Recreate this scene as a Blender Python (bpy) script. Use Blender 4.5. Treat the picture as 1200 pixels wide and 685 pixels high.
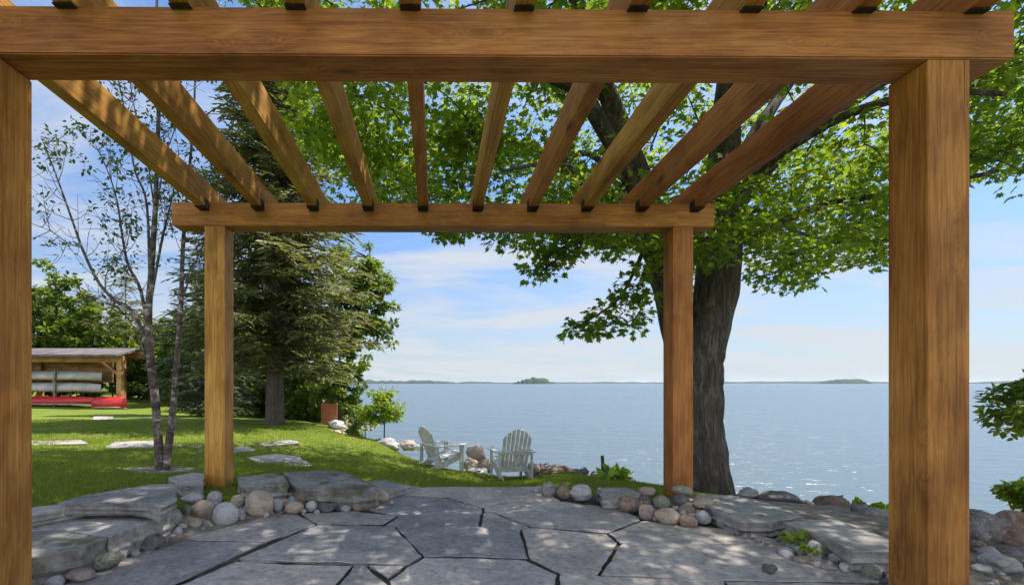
import bpy, bmesh, math, random
import numpy as np
from mathutils import Vector, Matrix, noise
R = math.radians
random.seed(7); rng = np.random.default_rng(11)
for o in list(bpy.data.objects): bpy.data.objects.remove(o)
S = bpy.context.scene
COL = S.collection

# ---------------------------------------------------------------- camera, sky, sun, exposure
CX, CY, F, HC = 514.0, 449.0, 550.0, 1.1      # principal point and focal length in photo pixels, eye height
cam = bpy.data.objects.new('camera', bpy.data.cameras.new('camera')); COL.objects.link(cam)
cam.location = (0, 0, HC); cam.rotation_euler = (R(90), 0, 0)
cam.data.sensor_width = 36; cam.data.lens = 36*F/1200
cam.data.shift_x = (600-CX)/1200; cam.data.shift_y = (CY-342.5)/1200
cam.data.clip_start = 0.05; cam.data.clip_end = 30000
S.camera = cam
SUN_EL, SUN_AZ = 60.0, 62.0                   # azimuth clockwise from +Y (the lake), so the sun is to the right
sv = Vector((math.sin(R(SUN_AZ))*math.cos(R(SUN_EL)), math.cos(R(SUN_AZ))*math.cos(R(SUN_EL)), math.sin(R(SUN_EL))))
sl = bpy.data.lights.new('sun', 'SUN'); sl.energy = 4.0; sl.angle = R(0.55); sl.color = (1, .93, .82)
so = bpy.data.objects.new('sun', sl); COL.objects.link(so); so.location = sv*50
so.rotation_euler = (-sv).to_track_quat('-Z', 'Y').to_euler()
W = bpy.data.worlds.new('World'); S.world = W; W.use_nodes = True
nt = W.node_tree; nt.nodes.clear()
def N(tree, typ, **kw):
    n = tree.nodes.new(typ)
    for k, v in kw.items():
        if k == 'in_':
            for a, b in v.items(): n.inputs[a].default_value = b
        else: setattr(n, k, v)
    return n
sky = N(nt, 'ShaderNodeTexSky', sky_type='NISHITA', sun_disc=False, sun_elevation=R(SUN_EL), sun_rotation=R(SUN_AZ),
        altitude=100, air_density=1.0, dust_density=0.6, ozone_density=1.6)
bg = N(nt, 'ShaderNodeBackground', in_={'Strength': 0.13}); out = N(nt, 'ShaderNodeOutputWorld')
tc = N(nt, 'ShaderNodeTexCoord'); sp = N(nt, 'ShaderNodeSeparateXYZ')
nt.links.new(tc.outputs['Generated'], sp.inputs[0])
def M_(op, a, b=None, clamp=False, tree=None):
    t = tree or nt
    m = N(t, 'ShaderNodeMath', operation=op, use_clamp=clamp)
    for i, v in enumerate((a, b)):
        if v is None: continue
        if isinstance(v, (int, float)): m.inputs[i].default_value = v
        else: t.links.new(v, m.inputs[i])
    return m.outputs[0]
zz = M_('ADD', M_('MAXIMUM', sp.outputs['Z'], 0.0), 0.16)
cb = N(nt, 'ShaderNodeCombineXYZ')
nt.links.new(M_('DIVIDE', sp.outputs['X'], zz), cb.inputs[0]); nt.links.new(M_('DIVIDE', sp.outputs['Y'], zz), cb.inputs[1])
mp = N(nt, 'ShaderNodeMapping', in_={'Scale': (.55, 1.25, 1), 'Location': (3.1, 1.7, 0), 'Rotation': (0, 0, R(-14))})
nt.links.new(cb.outputs[0], mp.inputs[0])
n1 = N(nt, 'ShaderNodeTexNoise', in_={'Scale': 1.25, 'Detail': 10, 'Roughness': .6, 'Distortion': .7}); nt.links.new(mp.outputs[0], n1.inputs[0])
cr = N(nt, 'ShaderNodeValToRGB'); cr.color_ramp.elements[0].position = .45; cr.color_ramp.elements[1].position = .66
nt.links.new(n1.outputs[0], cr.inputs[0])
hz = N(nt, 'ShaderNodeMapRange', in_={1: .0, 2: .32, 3: .72, 4: .0}); nt.links.new(sp.outputs['Z'], hz.inputs[0])

cf = M_('MULTIPLY', M_('ADD', M_('MULTIPLY', cr.outputs[0], .85), hz.outputs[0], True), .92)
mx = N(nt, 'ShaderNodeMix', data_type='RGBA'); nt.links.new(cf, mx.inputs[0])
# thinner light low over the lake in front, a bright cloud bank added behind the viewer as fill light
dim = N(nt, 'ShaderNodeMapRange', in_={1: .0, 2: .5, 3: .43, 4: .84}); nt.links.new(sp.outputs['Z'], dim.inputs[0])
skd = N(nt, 'ShaderNodeMix', data_type='RGBA', blend_type='MULTIPLY'); skd.inputs[0].default_value = 1
nt.links.new(sky.outputs[0], skd.inputs[6]); dc = N(nt, 'ShaderNodeCombineColor')
nt.links.new(M_('MULTIPLY', dim.outputs[0], .70), dc.inputs[0]); nt.links.new(M_('MULTIPLY', dim.outputs[0], .88), dc.inputs[1]); nt.links.new(M_('MULTIPLY', dim.outputs[0], 1.1), dc.inputs[2]); nt.links.new(dc.outputs[0], skd.inputs[7])
nt.links.new(skd.outputs[2], mx.inputs[6])
back_fill = N(nt, 'ShaderNodeMapRange', interpolation_type='SMOOTHSTEP', in_={1: .25, 2: -.45, 3: 0, 4: 1}); nt.links.new(sp.outputs['Y'], back_fill.inputs[0])
ccol = N(nt, 'ShaderNodeMix', data_type='RGBA'); nt.links.new(back_fill.outputs[0], ccol.inputs[0]); ccol.inputs[6].default_value = (2.8, 2.95, 3.15, 1); ccol.inputs[7].default_value = (10.5, 10.3, 10.1, 1)
nt.links.new(ccol.outputs[2], mx.inputs[7])
nt.links.new(mx.outputs[2], bg.inputs[0]); nt.links.new(bg.outputs[0], out.inputs[0])
S.view_settings.view_transform = 'Standard'; S.view_settings.look = 'None'
S.view_settings.exposure = 1.0; S.view_settings.gamma = 1; S.view_settings.use_curve_mapping = False
S.render.engine = 'CYCLES'; S.cycles.use_denoising = True
S.cycles.max_bounces = 8; S.cycles.diffuse_bounces = 5; S.cycles.transmission_bounces = 6; S.cycles.volume_bounces = 1

# ---------------------------------------------------------------- helpers
def P(x, y, Y): return Vector(((x-CX)/F*Y, Y, HC-(y-CY)/F*Y))           # the place at distance Y behind a spot of the photo
def G(x, y, z=0.0):                                                     # the place at height z behind a spot of the photo
    Y = (HC-z)*F/(y-CY); return Vector(((x-CX)/F*Y, Y, z))
def tag(o, label=None, cat=None, group=None, kind=None):
    if label: o['label'] = label
    if cat: o['category'] = cat
    if group: o['group'] = group
    if kind: o['kind'] = kind
    return o
def empty(name, loc=(0, 0, 0), rz=0):
    o = bpy.data.objects.new(name, None); COL.objects.link(o); o.location = loc; o.rotation_euler = (0, 0, rz)
    o.empty_display_size = .1; return o
def link(name, me, mat=None, parent=None, smooth=False):
    o = bpy.data.objects.new(name, me); COL.objects.link(o)
    if mat and not me.materials: me.materials.append(mat)
    if smooth: me.polygons.foreach_set('use_smooth', [True]*len(me.polygons))
    if parent: o.parent = parent
    return o
class MB:
    def __init__(s): s.v = []; s.f = []
    def add(s, vs, fs):
        b = len(s.v); s.v += [tuple(v) for v in vs]; s.f += [tuple(i+b for i in f) for f in fs]
    def box(s, c, d, rot=None):
        vs = [Vector((x*d[0]/2, y*d[1]/2, z*d[2]/2)) for x in (-1, 1) for y in (-1, 1) for z in (-1, 1)]
        if rot is not None: vs = [rot @ v for v in vs]
        s.add([v+Vector(c) for v in vs], [(0, 1, 3, 2), (4, 6, 7, 5), (0, 4, 5, 1), (2, 3, 7, 6), (0, 2, 6, 4), (1, 5, 7, 3)])
    def bar(s, a, b, w, t, up=(0, 0, 1)):                               # board from a to b
        a = Vector(a); b = Vector(b); d = (b-a); L = d.length; d.normalize()
        x = d.cross(Vector(up)).normalized(); u = x.cross(d)
        s.box((a+b)/2, (w, L, t), Matrix((x, d, u)).transposed())
    def tube(s, pts, rad, n=6, wob=0.0):
        pts = [Vector(p) for p in pts]; rings = []
        ref = Vector((.31, .77, .2))
        for i, p in enumerate(pts):
            d = (pts[min(i+1, len(pts)-1)]-pts[max(i-1, 0)]).normalized()
            x = d.cross(ref).normalized(); y = d.cross(x)
            rings.append([p+(x*math.cos(2*math.pi*k/n)+y*math.sin(2*math.pi*k/n))*rad[i]*(1+wob*(noise.noise(p*2+x*k*.9))) for k in range(n)])
        vs = [v for r in rings for v in r]; fs = []
        for i in range(len(pts)-1):
            for k in range(n):
                a = i*n+k; b = i*n+(k+1) % n; fs.append((a, b, b+n, a+n))
        fs.append(tuple(range(n-1, -1, -1))); fs.append(tuple(range(len(vs)-n, len(vs))))
        s.add(vs, fs)
    def build(s, name, mat, parent=None, smooth=False, bevel=0, seg=2):
        me = bpy.data.meshes.new(name); me.from_pydata(s.v, [], s.f)
        if bevel:
            bm = bmesh.new(); bm.from_mesh(me)
            bmesh.ops.bevel(bm, geom=bm.edges[:], offset=bevel, segments=seg, affect='EDGES', profile=.6)
            bm.to_mesh(me); bm.free()
        else: me.update()
        return link(name, me, mat, parent, smooth)
def smooth_line(ctrl, n):
    ctrl = [Vector(c) for c in ctrl]
    if len(ctrl) == 2: return [ctrl[0].lerp(ctrl[1], i/(n-1)) for i in range(n)]
    out_ = []
    for i in range(n):
        t = i/(n-1)*(len(ctrl)-1); k = min(int(t), len(ctrl)-2); u = t-k
        p0, p1, p2, p3 = ctrl[max(k-1, 0)], ctrl[k], ctrl[k+1], ctrl[min(k+2, len(ctrl)-1)]
        out_.append(.5*((2*p1)+(p2-p0)*u+(2*p0-5*p1+4*p2-p3)*u*u+(3*p1-p0-3*p2+p3)*u**3))
    return out_
def copy_tree(o, parent=None):
    c = o.copy(); COL.objects.link(c)
    if parent: c.parent = parent
    for ch in [q for q in bpy.data.objects if q.parent == o]: copy_tree(ch, c)
    return c
# many copies of one small leaf shape in ONE mesh
def leaf_mesh(name, tv, tf, pos, ax, nrm, size, mat, parent=None):
    tv = np.array(tv, float); n = len(pos); k = len(tv)
    y = ax/np.linalg.norm(ax, axis=1, keepdims=True)
    x = np.cross(y, nrm); x /= (np.linalg.norm(x, axis=1, keepdims=True)+1e-9); z = np.cross(x, y)
    V = pos[:, None, :] + size[:, None, None]*(tv[None, :, 0, None]*x[:, None, :]+tv[None, :, 1, None]*y[:, None, :]+tv[None, :, 2, None]*z[:, None, :])
    me = bpy.data.meshes.new(name); me.vertices.add(n*k); me.vertices.foreach_set('co', V.reshape(-1).astype(np.float32))
    lens = np.array([len(f) for f in tf]); flat = np.concatenate([np.array(f) for f in tf])
    loops = (np.arange(n)[:, None]*k+flat[None, :]).reshape(-1)
    me.loops.add(len(loops)); me.loops.foreach_set('vertex_index', loops.astype(np.int32))
    tot = np.tile(lens, n); st = np.concatenate([[0], np.cumsum(tot)[:-1]])
    me.polygons.add(len(tot)); me.polygons.foreach_set('loop_start', st.astype(np.int32)); me.polygons.foreach_set('loop_total', tot.astype(np.int32))
    me.update(calc_edges=True)
    return link(name, me, mat, parent)
MAPLE = ([(0, 0, 0), (.28, -.04, .03), (.2, .16, .05), (.52, .28, -.02), (.3, .42, .04), (.36, .62, 0), (.14, .6, .05), (0, 1, -.06),
          (-.14, .6, .05), (-.36, .62, 0), (-.3, .42, .04), (-.52, .28, -.02), (-.2, .16, .05), (-.28, -.04, .03)],
         [(0, 1, 2, 3, 4, 5, 6, 7), (0, 7, 8, 9, 10, 11, 12, 13)])
OVAL = ([(0, 0, 0), (.26, .3, .06), (.2, .7, .05), (0, 1, -.05), (-.2, .7, .05), (-.26, .3, .06)], [(0, 1, 2, 3), (0, 3, 4, 5)])
SPRAY = ([(0, 0, 0), (.08, .24, -.02), (.025, .28, 0), (.12, .52, -.05), (.03, .55, 0), (.07, .8, -.04), (0, 1, -.08), (-.07, .8, -.04), (-.03, .55, 0),
          (-.12, .52, -.05), (-.025, .28, 0), (-.08, .24, -.02)], [(0, 1, 2, 3, 4, 5, 6), (0, 6, 7, 8, 9, 10, 11)])
BLADE = ([(-.09, 0, 0), (.09, 0, 0), (.05, .55, .08), (0, 1, .26)], [(0, 1, 2, 3)])

# ---------------------------------------------------------------- materials
def mat(name, rough=.8, spec=.3):
    m = bpy.data.materials.new(name); m.use_nodes = True
    t = m.node_tree; b = t.nodes['Principled BSDF']; b.inputs['Roughness'].default_value = rough
    b.inputs['Specular IOR Level'].default_value = spec
    return m, t, b
def ramp(t, fac, stops):
    r = N(t, 'ShaderNodeValToRGB'); e = r.color_ramp.elements
    while len(e) < len(stops): e.new(.5)
    for i, (p, c) in enumerate(stops): e[i].position = p; e[i].color = (*c, 1)
    t.links.new(fac, r.inputs[0]); return r.outputs[0]
def noise_(t, co, scale, detail=6, rough=.6, dist=0):
    n = N(t, 'ShaderNodeTexNoise', in_={'Scale': scale, 'Detail': detail, 'Roughness': rough, 'Distortion': dist})
    if co is not None: t.links.new(co, n.inputs[0])
    return n.outputs[0]
def mixc(t, fac, a, b, mode='MIX'):
    n = N(t, 'ShaderNodeMix', data_type='RGBA', blend_type=mode)
    for i, v in ((0, fac), (6, a), (7, b)):
        if isinstance(v, (int, float)): n.inputs[i].default_value = v
        elif isinstance(v, tuple): n.inputs[i].default_value = (*v, 1)
        else: t.links.new(v, n.inputs[i])
    return n.outputs[2]
def bump(t, b, h, strength, dist=.02):
    n = N(t, 'ShaderNodeBump', in_={'Strength': strength, 'Distance': dist}); t.links.new(h, n.inputs['Height']); t.links.new(n.outputs[0], b.inputs['Normal'])
def objco(t, scale=(1, 1, 1), rnd=30.0):
    c = N(t, 'ShaderNodeTexCoord'); oi = N(t, 'ShaderNodeObjectInfo'); m = N(t, 'ShaderNodeMapping', in_={'Scale': scale})
    a = N(t, 'ShaderNodeVectorMath', operation='ADD'); r = M_('MULTIPLY', oi.outputs['Random'], rnd, tree=t)
    t.links.new(c.outputs['Object'], a.inputs[0]); t.links.new(r, a.inputs[1]); t.links.new(a.outputs[0], m.inputs[0])
    return m.outputs[0], oi.outputs['Random']
def wcoord(t, scale=(1, 1, 1)):
    c = N(t, 'ShaderNodeNewGeometry'); m = N(t, 'ShaderNodeMapping', in_={'Scale': scale}); t.links.new(c.outputs['Position'], m.inputs[0]); return m.outputs[0]
def wood(name, dark, mid, light, rough=.62):                            # grain runs along local X
    m, t, b = mat(name, rough, .25)
    vo = N(t, 'ShaderNodeTexVoronoi', in_={'Scale': 1.0, 'Randomness': 1.0}); co3, rnd = objco(t, (1.7, 5.0, 5.0)); t.links.new(co3, vo.inputs[0])
    kd = vo.outputs['Distance']; pull = M_('MULTIPLY', M_('POWER', 2.718, M_('MULTIPLY', M_('MULTIPLY', kd, kd, tree=t), -26.0, tree=t), tree=t), .9, tree=t)     # grain bends round the knots
    co, _ = objco(t, (.55, 11, 11)); co2, _ = objco(t, (.5, 2.2, 2.2)); co4, _ = objco(t, (2.2, 95, 95)); co5, _ = objco(t, (.35, 24, 24)); co6, _ = objco(t, (3, 5, 5))
    ad = N(t, 'ShaderNodeVectorMath', operation='ADD'); t.links.new(co, ad.inputs[0]); t.links.new(pull, ad.inputs[1])
    g0 = noise_(t, ad.outputs[0], 1.5, 3, .5, .5); g = M_('ABSOLUTE', M_('SUBTRACT', M_('FRACT', M_('MULTIPLY', g0, 7.0, tree=t), tree=t), .5, tree=t), tree=t)     # growth rings
    big = noise_(t, co2, 1.6, 5, .65); fine = noise_(t, co4, 1.0, 4, .65)
    f = M_('ADD', M_('MULTIPLY', g, .24, tree=t), M_('MULTIPLY', big, .87, tree=t), tree=t)
    c = ramp(t, f, [(.30, dark), (.49, mid), (.70, light)])
    c = mixc(t, .6, c, ramp(t, fine, [(.36, (.55, .5, .46)), (.5, (1, 1, 1)), (.66, (1.25, 1.22, 1.15))]), 'MULTIPLY')
    blot = noise_(t, co6, .8, 5, .6); c = mixc(t, .65, c, ramp(t, blot, [(.36, (.60, .55, .52)), (.5, (1, 1, 1)), (.68, (1.18, 1.2, 1.2))]), 'MULTIPLY')
    crack = ramp(t, noise_(t, co5, 1.0, 2, .5), [(.26, (1, 1, 1)), (.285, (0, 0, 0))]); c = mixc(t, M_('MULTIPLY', crack, .8, tree=t), c, tuple(x*.25 for x in dark))
    sel = N(t, 'ShaderNodeSeparateColor'); t.links.new(vo.outputs['Color'], sel.inputs[0]); pick = M_('GREATER_THAN', sel.outputs[0], .62, tree=t)
    k = ramp(t, kd, [(.06, (1, 1, 1)), (.10, (.55, .55, .55)), (.19, (0, 0, 0))])
    c = mixc(t, M_('MULTIPLY', M_('MULTIPLY', k, pick, tree=t), .85, tree=t), c, tuple(x*.42 for x in dark))
    hv = N(t, 'ShaderNodeHueSaturation'); t.links.new(c, hv.inputs['Color']); t.links.new(M_('ADD', M_('MULTIPLY', rnd, .3, tree=t), .85, tree=t), hv.inputs['Value'])
    t.links.new(M_('ADD', M_('MULTIPLY', rnd, .025, tree=t), .488, tree=t), hv.inputs['Hue'])
    t.links.new(hv.outputs[0], b.inputs['Base Color']); bump(t, b, M_('SUBTRACT', fine, M_('MULTIPLY', crack, 1.2, tree=t), tree=t), .4, .004)
    return m
def rock(name, a, bcol, c_, scale=3.0, rough=.85, moss=None, bstr=.5, island=False):
    m, t, b = mat(name, rough, .25); co, rnd = objco(t)
    n = noise_(t, co, scale, 9, .68, .6); n2 = noise_(t, co, scale*9, 6, .7); n3 = noise_(t, co, scale*.35, 3, .5)
    c = ramp(t, n, [(.3, a), (.5, bcol), (.7, c_)])
    c = mixc(t, .55, c, ramp(t, n2, [(.34, (.35, .35, .36)), (.5, (.95, .95, .95)), (.66, (1.4, 1.38, 1.33))]), 'MULTIPLY')
    c = mixc(t, .5, c, ramp(t, n3, [(.35, (.7, .72, .76)), (.62, (1.15, 1.1, 1.04))]), 'MULTIPLY')
    lic = noise_(t, co, scale*2.6, 5, .55); c = mixc(t, ramp(t, lic, [(.60, (0, 0, 0)), (.66, (.55, .55, .55))]), c, (.42, .43, .38))
    if moss: c = mixc(t, ramp(t, noise_(t, co, scale*1.7, 5, .6), [(.52, (0, 0, 0)), (.62, (.8, .8, .8))]), c, moss)
    if island:
        gi = N(t, 'ShaderNodeNewGeometry'); rnd = gi.outputs['Random Per Island']
        c = mixc(t, .85, c, ramp(t, rnd, [(0, (.84, .87, .93)), (.4, (1, .99, .97)), (.7, (1.1, 1.02, .94)), (1, (.88, .87, .88))]), 'MULTIPLY')
        st = noise_(t, co, .9, 5, .7, 1.0); c = mixc(t, .5, c, ramp(t, st, [(.40, (.62, .62, .66)), (.55, (1.05, 1.03, 1.0)), (.68, (1.2, 1.08, 1.0))]), 'MULTIPLY')
    hv = N(t, 'ShaderNodeHueSaturation'); t.links.new(c, hv.inputs['Color']); t.links.new(M_('ADD', M_('MULTIPLY', rnd, .45, tree=t), .78, tree=t), hv.inputs['Value'])
    t.links.new(hv.outputs[0], b.inputs['Base Color']); bump(t, b, M_('ADD', n, M_('MULTIPLY', n2, .35, tree=t), tree=t), bstr, .02)
    return m
def leafmat(name, c0, c1, c2, trans=.45, tcol=None, rough=.5):
    m, t, b = mat(name, rough, .3); g = N(t, 'ShaderNodeNewGeometry')
    c = ramp(t, g.outputs['Random Per Island'], [(0, c0), (.55, c1), (1, c2)])
    t.links.new(c, b.inputs['Base Color'])
    tr = N(t, 'ShaderNodeBsdfTranslucent'); tcn = mixc(t, 1.0, c, tcol or (2.25, 1.75, .7), 'MULTIPLY'); t.links.new(tcn, tr.inputs[0])
    mxs = N(t, 'ShaderNodeMixShader', in_={0: trans}); t.links.new(b.outputs[0], mxs.inputs[1]); t.links.new(tr.outputs[0], mxs.inputs[2])
    t.links.new(mxs.outputs[0], t.nodes['Material Output'].inputs[0]); return m
def plain(name, c0, c1, rough=.7, scale=8, spec=.3):
    m, t, b = mat(name, rough, spec); co, rnd = objco(t)
    c = ramp(t, noise_(t, co, scale, 6, .65), [(.35, c0), (.65, c1)]); t.links.new(c, b.inputs['Base Color']); return m
def bark(name, a, b_, c_, sc=(9, 9, 1.6), strength=.9):
    m, t, b = mat(name, .92, .1); co = wcoord(t, sc)
    n = noise_(t, co, 2.0, 8, .7, .8); n2 = noise_(t, wcoord(t), 1.3, 4, .6)
    c = ramp(t, n, [(.3, a), (.52, b_), (.7, c_)]); c = mixc(t, .4, c, ramp(t, n2, [(.3, (.6, .6, .6)), (.7, (1.15, 1.15, 1.1))]), 'MULTIPLY')
    t.links.new(c, b.inputs['Base Color']); bump(t, b, n, strength, .04); return m
WOOD = wood('cedar_timber', (.225, .080, .016), (.40, .172, .036), (.55, .275, .072))
WOOD_OLD = wood('shed_timber', (.22, .10, .04), (.34, .17, .07), (.45, .25, .12))
FLAG = rock('flagstone', (.25, .24, .235), (.375, .362, .35), (.50, .475, .445), 2.6, .8, island=True)
SLAB = rock('slab_stone', (.17, .165, .16), (.30, .29, .275), (.42, .40, .365), 2.6, .88)
SLABM = rock('slab_stone_mossy', (.15, .14, .12), (.26, .245, .22), (.38, .36, .32), 2.4, .9, (.09, .10, .035))
RK = dict(grey=rock('cobble_grey', (.24, .24, .25), (.35, .35, .35), (.48, .47, .46), 5), tan=rock('cobble_tan', (.28, .22, .16), (.42, .34, .26), (.52, .45, .36), 5),
          pink=rock('cobble_pink', (.30, .22, .195), (.41, .325, .29), (.52, .44, .40), 5), white=rock('cobble_pale', (.42, .42, .43), (.56, .55, .54), (.68, .66, .63), 5),
          dark=rock('cobble_dark', (.09, .085, .085), (.16, .15, .15), (.26, .24, .23), 5), brown=rock('cobble_brown', (.15, .10, .08), (.25, .18, .14), (.36, .28, .22), 5),
          green=rock('cobble_mossy', (.17, .18, .14), (.28, .28, .22), (.38, .38, .33), 5, moss=(.10, .12, .04)))
MAPLE_L = leafmat('maple_leaf', (.075, .155, .017), (.12, .22, .025), (.19, .29, .042), .63)
BIRCH_L = leafmat('birch_leaf', (.045, .085, .025), (.065, .115, .03), (.10, .16, .04), .4)
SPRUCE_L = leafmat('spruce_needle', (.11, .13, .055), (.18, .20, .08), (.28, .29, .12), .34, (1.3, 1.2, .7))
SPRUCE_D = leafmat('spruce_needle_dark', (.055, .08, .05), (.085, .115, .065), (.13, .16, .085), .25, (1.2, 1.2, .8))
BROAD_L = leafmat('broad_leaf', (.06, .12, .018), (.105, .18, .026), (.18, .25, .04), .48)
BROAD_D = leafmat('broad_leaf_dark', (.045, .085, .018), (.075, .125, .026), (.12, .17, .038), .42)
LIME_L = leafmat('fresh_leaf', (.12, .21, .02), (.17, .28, .03), (.24, .33, .05), .5)
GRASS_B = leafmat('grass_blade', (.085, .145, .016), (.14, .205, .024), (.21, .265, .045), .4)
BARK_M = bark('maple_bark', (.028, .024, .02), (.10, .085, .07), (.25, .22, .19), (8, 8, 1.2), 1.0)
BARK_S = bark('spruce_bark', (.06, .045, .04), (.13, .105, .09), (.21, .18, .16))
BARK_B = bark('birch_bark', (.03, .025, .024), (.13, .10, .09), (.55, .50, .47), (4, 4, 7), .5)
BARK_T = bark('twig_bark', (.04, .034, .03), (.075, .062, .055), (.12, .105, .09))
CHAIRW = plain('weathered_white_paint', (.36, .36, .345), (.62, .62, .59), .75, 11)
RED = plain('red_plastic', (.50, .02, .025), (.62, .03, .035), .35, 3, .5)
OFFW = plain('grey_white_hull', (.36, .37, .37), (.56, .56, .55), .5, 3, .4)
SHINGLE = plain('grey_shingle', (.08, .072, .072), (.20, .175, .17), .85, 2.2)
RUST = plain('rusty_steel', (.22, .075, .03), (.36, .14, .06), .8, 6)
# lawn and soil
LAWN, t, b = mat('lawn', .9, .1)
co = wcoord(t); nA = noise_(t, co, .8, 6, .65); nB = noise_(t, co, 30, 4, .7)
c = ramp(t, nA, [(.3, (.10, .155, .02)), (.5, (.155, .21, .03)), (.7, (.215, .25, .05))])
c = mixc(t, .6, c, ramp(t, nB, [(.3, (.5, .55, .45)), (.65, (1.2, 1.15, 1.1))]), 'MULTIPLY')
va = N(t, 'ShaderNodeVertexColor', layer_name='soil'); 
soilc = ramp(t, noise_(t, co, 7, 8, .7), [(.3, (.10, .085, .07)), (.5, (.21, .185, .155)), (.7, (.34, .31, .27))])
c = mixc(t, ramp(t, noise_(t, co, 2.6, 6, .7), [(.54, (0, 0, 0)), (.68, (.6, .6, .6))]), c, (.27, .25, .085)); c = mixc(t, va.outputs[0], c, soilc); t.links.new(c, b.inputs['Base Color']); bump(t, b, nB, .6, .03)
WATER, t, b = mat('lake_water', .07, .5)
b.inputs['Base Color'].default_value = (.09, .13, .15, 1); b.inputs['IOR'].default_value = 1.33
co = wcoord(t, (.35, 1, 1)); w1 = noise_(t, co, 2.6, 4, .6, .3); w2 = noise_(t, wcoord(t, (.45, 1, 1)), .5, 4, .6); w3 = noise_(t, wcoord(t, (.3, 1, 1)), .03, 3, .6)
bump(t, b, M_('ADD', M_('MULTIPLY', w1, .24, tree=t), M_('MULTIPLY', w2, .75, tree=t), tree=t), 1.0, .5)
t.links.new(M_('ADD', M_('MULTIPLY', w3, .18, tree=t), .17, tree=t), b.inputs['Roughness'])

# ---------------------------------------------------------------- terrain
WZ = -1.6
SHORE = [(30, 1.0), (12, 3.2), (9.0, 5.0), (7.2, 7), (5.6, 8.9), (3.6, 9.9), (1.6, 10.3), (0.0, 11.2), (-1.1, 13), (-2.4, 15.5), (-5, 25), (-9, 40), (-17, 70), (-45, 130)]
SHORE_FAR = SHORE+[(-400, 400), (-6000, 1500), (-20000, 3000)]
CP = [(-1.5, 2.5, -.06), (0, 2, -.06), (2, 2, -.06), (0, 4, -.06), (2.5, 3, -.06), (0, 5.0, -.07), (1.1, 4.9, -.07), (-1, 3.8, -.06), (-1.9, 2.6, -.06), (1.8, 4, -.06), (-1.6, 3.4, -.05),
      (0, 0, -.06), (-2, 0, -.06), (3, 0, -.06), (-3, 1, .05), (0, -8, 0), (-10, -5, .3), (12, -5, .2),
      (-2.7, 3.0, .08), (-2.6, 3.5, .18), (-2.7, 4.0, .25), (-4, 3, .27), (-3.1, 5.2, .14), (-2.2, 4.6, .12), (-1.7, 4.75, .09), (-1.1, 5.1, .02), (-1.2, 5.6, .05), (-5, 8, .08), (-4.5, 12, .0), (-14, 20, .0), (-25, 20, .1),
      (-8, 30, .1), (-30, 40, .6), (-10, 8, .15), (-2, 8, -.1), (-2.6, 12, -.12), (-2.9, 12.8, -.02), (-1.3, 10.9, -.27), (-3.5, 15, -.25), (-6, 25, -.2), (-0.5, 6.2, -.12), (.6, 6.5, -.31), (1.3, 6.6, -.33), (.1, 7.4, -.38), (1.2, 8, -.54), (.1, 8.6, -.47), (.8, 9.2, -.7), (-1.0, 10.5, -.36), (0, 9.8, -.7),
      (.2, 5.3, -.10), (1.2, 5.4, -.14), (2.0, 6.4, -.2), (2.2, 8.3, -.46), (3.66, 6.5, -.45), (2.4, 4.6, .02), (3.1, 5.0, -.12), (3.4, 4.0, .0), (4.6, 4.2, -.12), (4, 3, .03), (3.3, 2.2, .0), (6, 5, -.42), (5, 7, -.85), (4.2, 8.4, -.9), (6, 2.5, -.1), (12, 1, -.5)]
for i, (x, y) in enumerate(SHORE):
    x0, y0 = SHORE[max(i-1, 0)]; x1, y1 = SHORE[min(i+1, len(SHORE)-1)]
    d = Vector((x1-x0, y1-y0)).normalized(); nrm_ = Vector((d.y, -d.x))
    CP.append((x, y, WZ)); CP.append((x+nrm_.x*4, y+nrm_.y*4, -2.8))
cp = np.array(CP); D = np.linalg.norm(cp[:, None, :2]-cp[None, :, :2], axis=2)
A = np.zeros((len(cp)+1,)*2); A[:-1, :-1] = -D; A[-1, :-1] = 1; A[:-1, -1] = 1
wts = np.linalg.solve(A, np.append(cp[:, 2], 0))
sh = np.array(SHORE)[::-1]
def terrain(x, y):
    x = np.atleast_1d(np.asarray(x, float)); y = np.atleast_1d(np.asarray(y, float)); z = np.full(x.shape, wts[-1])
    for (a, b_, _), w in zip(CP, wts[:-1]): z -= w*np.hypot(x-a, y-b_)
    r = np.hypot(x, y-10); far = np.where(y > 0, np.where(x > np.interp(y, np.array(SHORE_FAR)[:, 1], np.array(SHORE_FAR)[:, 0]) , -5.0, 1.0), np.where(x > 25, -5.0, .3))
    k = np.clip((r-45)/40, 0, 1); return np.clip(z, -4, 1.2)*(1-k)+far*k
def tz(x, y): return float(terrain(x, y)[0])
u = np.linspace(-1, 1, 261); gx = np.sinh(u*7.2)/np.sinh(7.2)*9000; u2 = np.linspace(-1, 1, 261); gy = 5+np.sinh(u2*7.2)/np.sinh(7.2)*9000
# finer lattice close by
gx = np.unique(np.concatenate([gx[np.abs(gx) > 14], np.linspace(-14, 14, 200)])); gy = np.unique(np.concatenate([gy[(gy < -3) | (gy > 22)], np.linspace(-3, 22, 190)]))
XX, YY = np.meshgrid(gx, gy); zz_ = terrain(XX.ravel(), YY.ravel())
near = np.clip(1-np.hypot(XX.ravel(), YY.ravel()-6)/40, 0, 1)
zz_ += near*np.array([.03*noise.noise(Vector((a*.9, b_*.9, 0)))+.012*noise.noise(Vector((a*4, b_*4, 3))) for a, b_ in zip(XX.ravel(), YY.ravel())])
nx, ny = len(gx), len(gy); idx = np.arange(nx*ny).reshape(ny, nx)
me = bpy.data.meshes.new('ground'); me.from_pydata(np.stack([XX.ravel(), YY.ravel(), zz_], 1).tolist(), [], np.stack([idx[:-1, :-1], idx[:-1, 1:], idx[1:, 1:], idx[1:, :-1]], -1).reshape(-1, 4).tolist())
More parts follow.
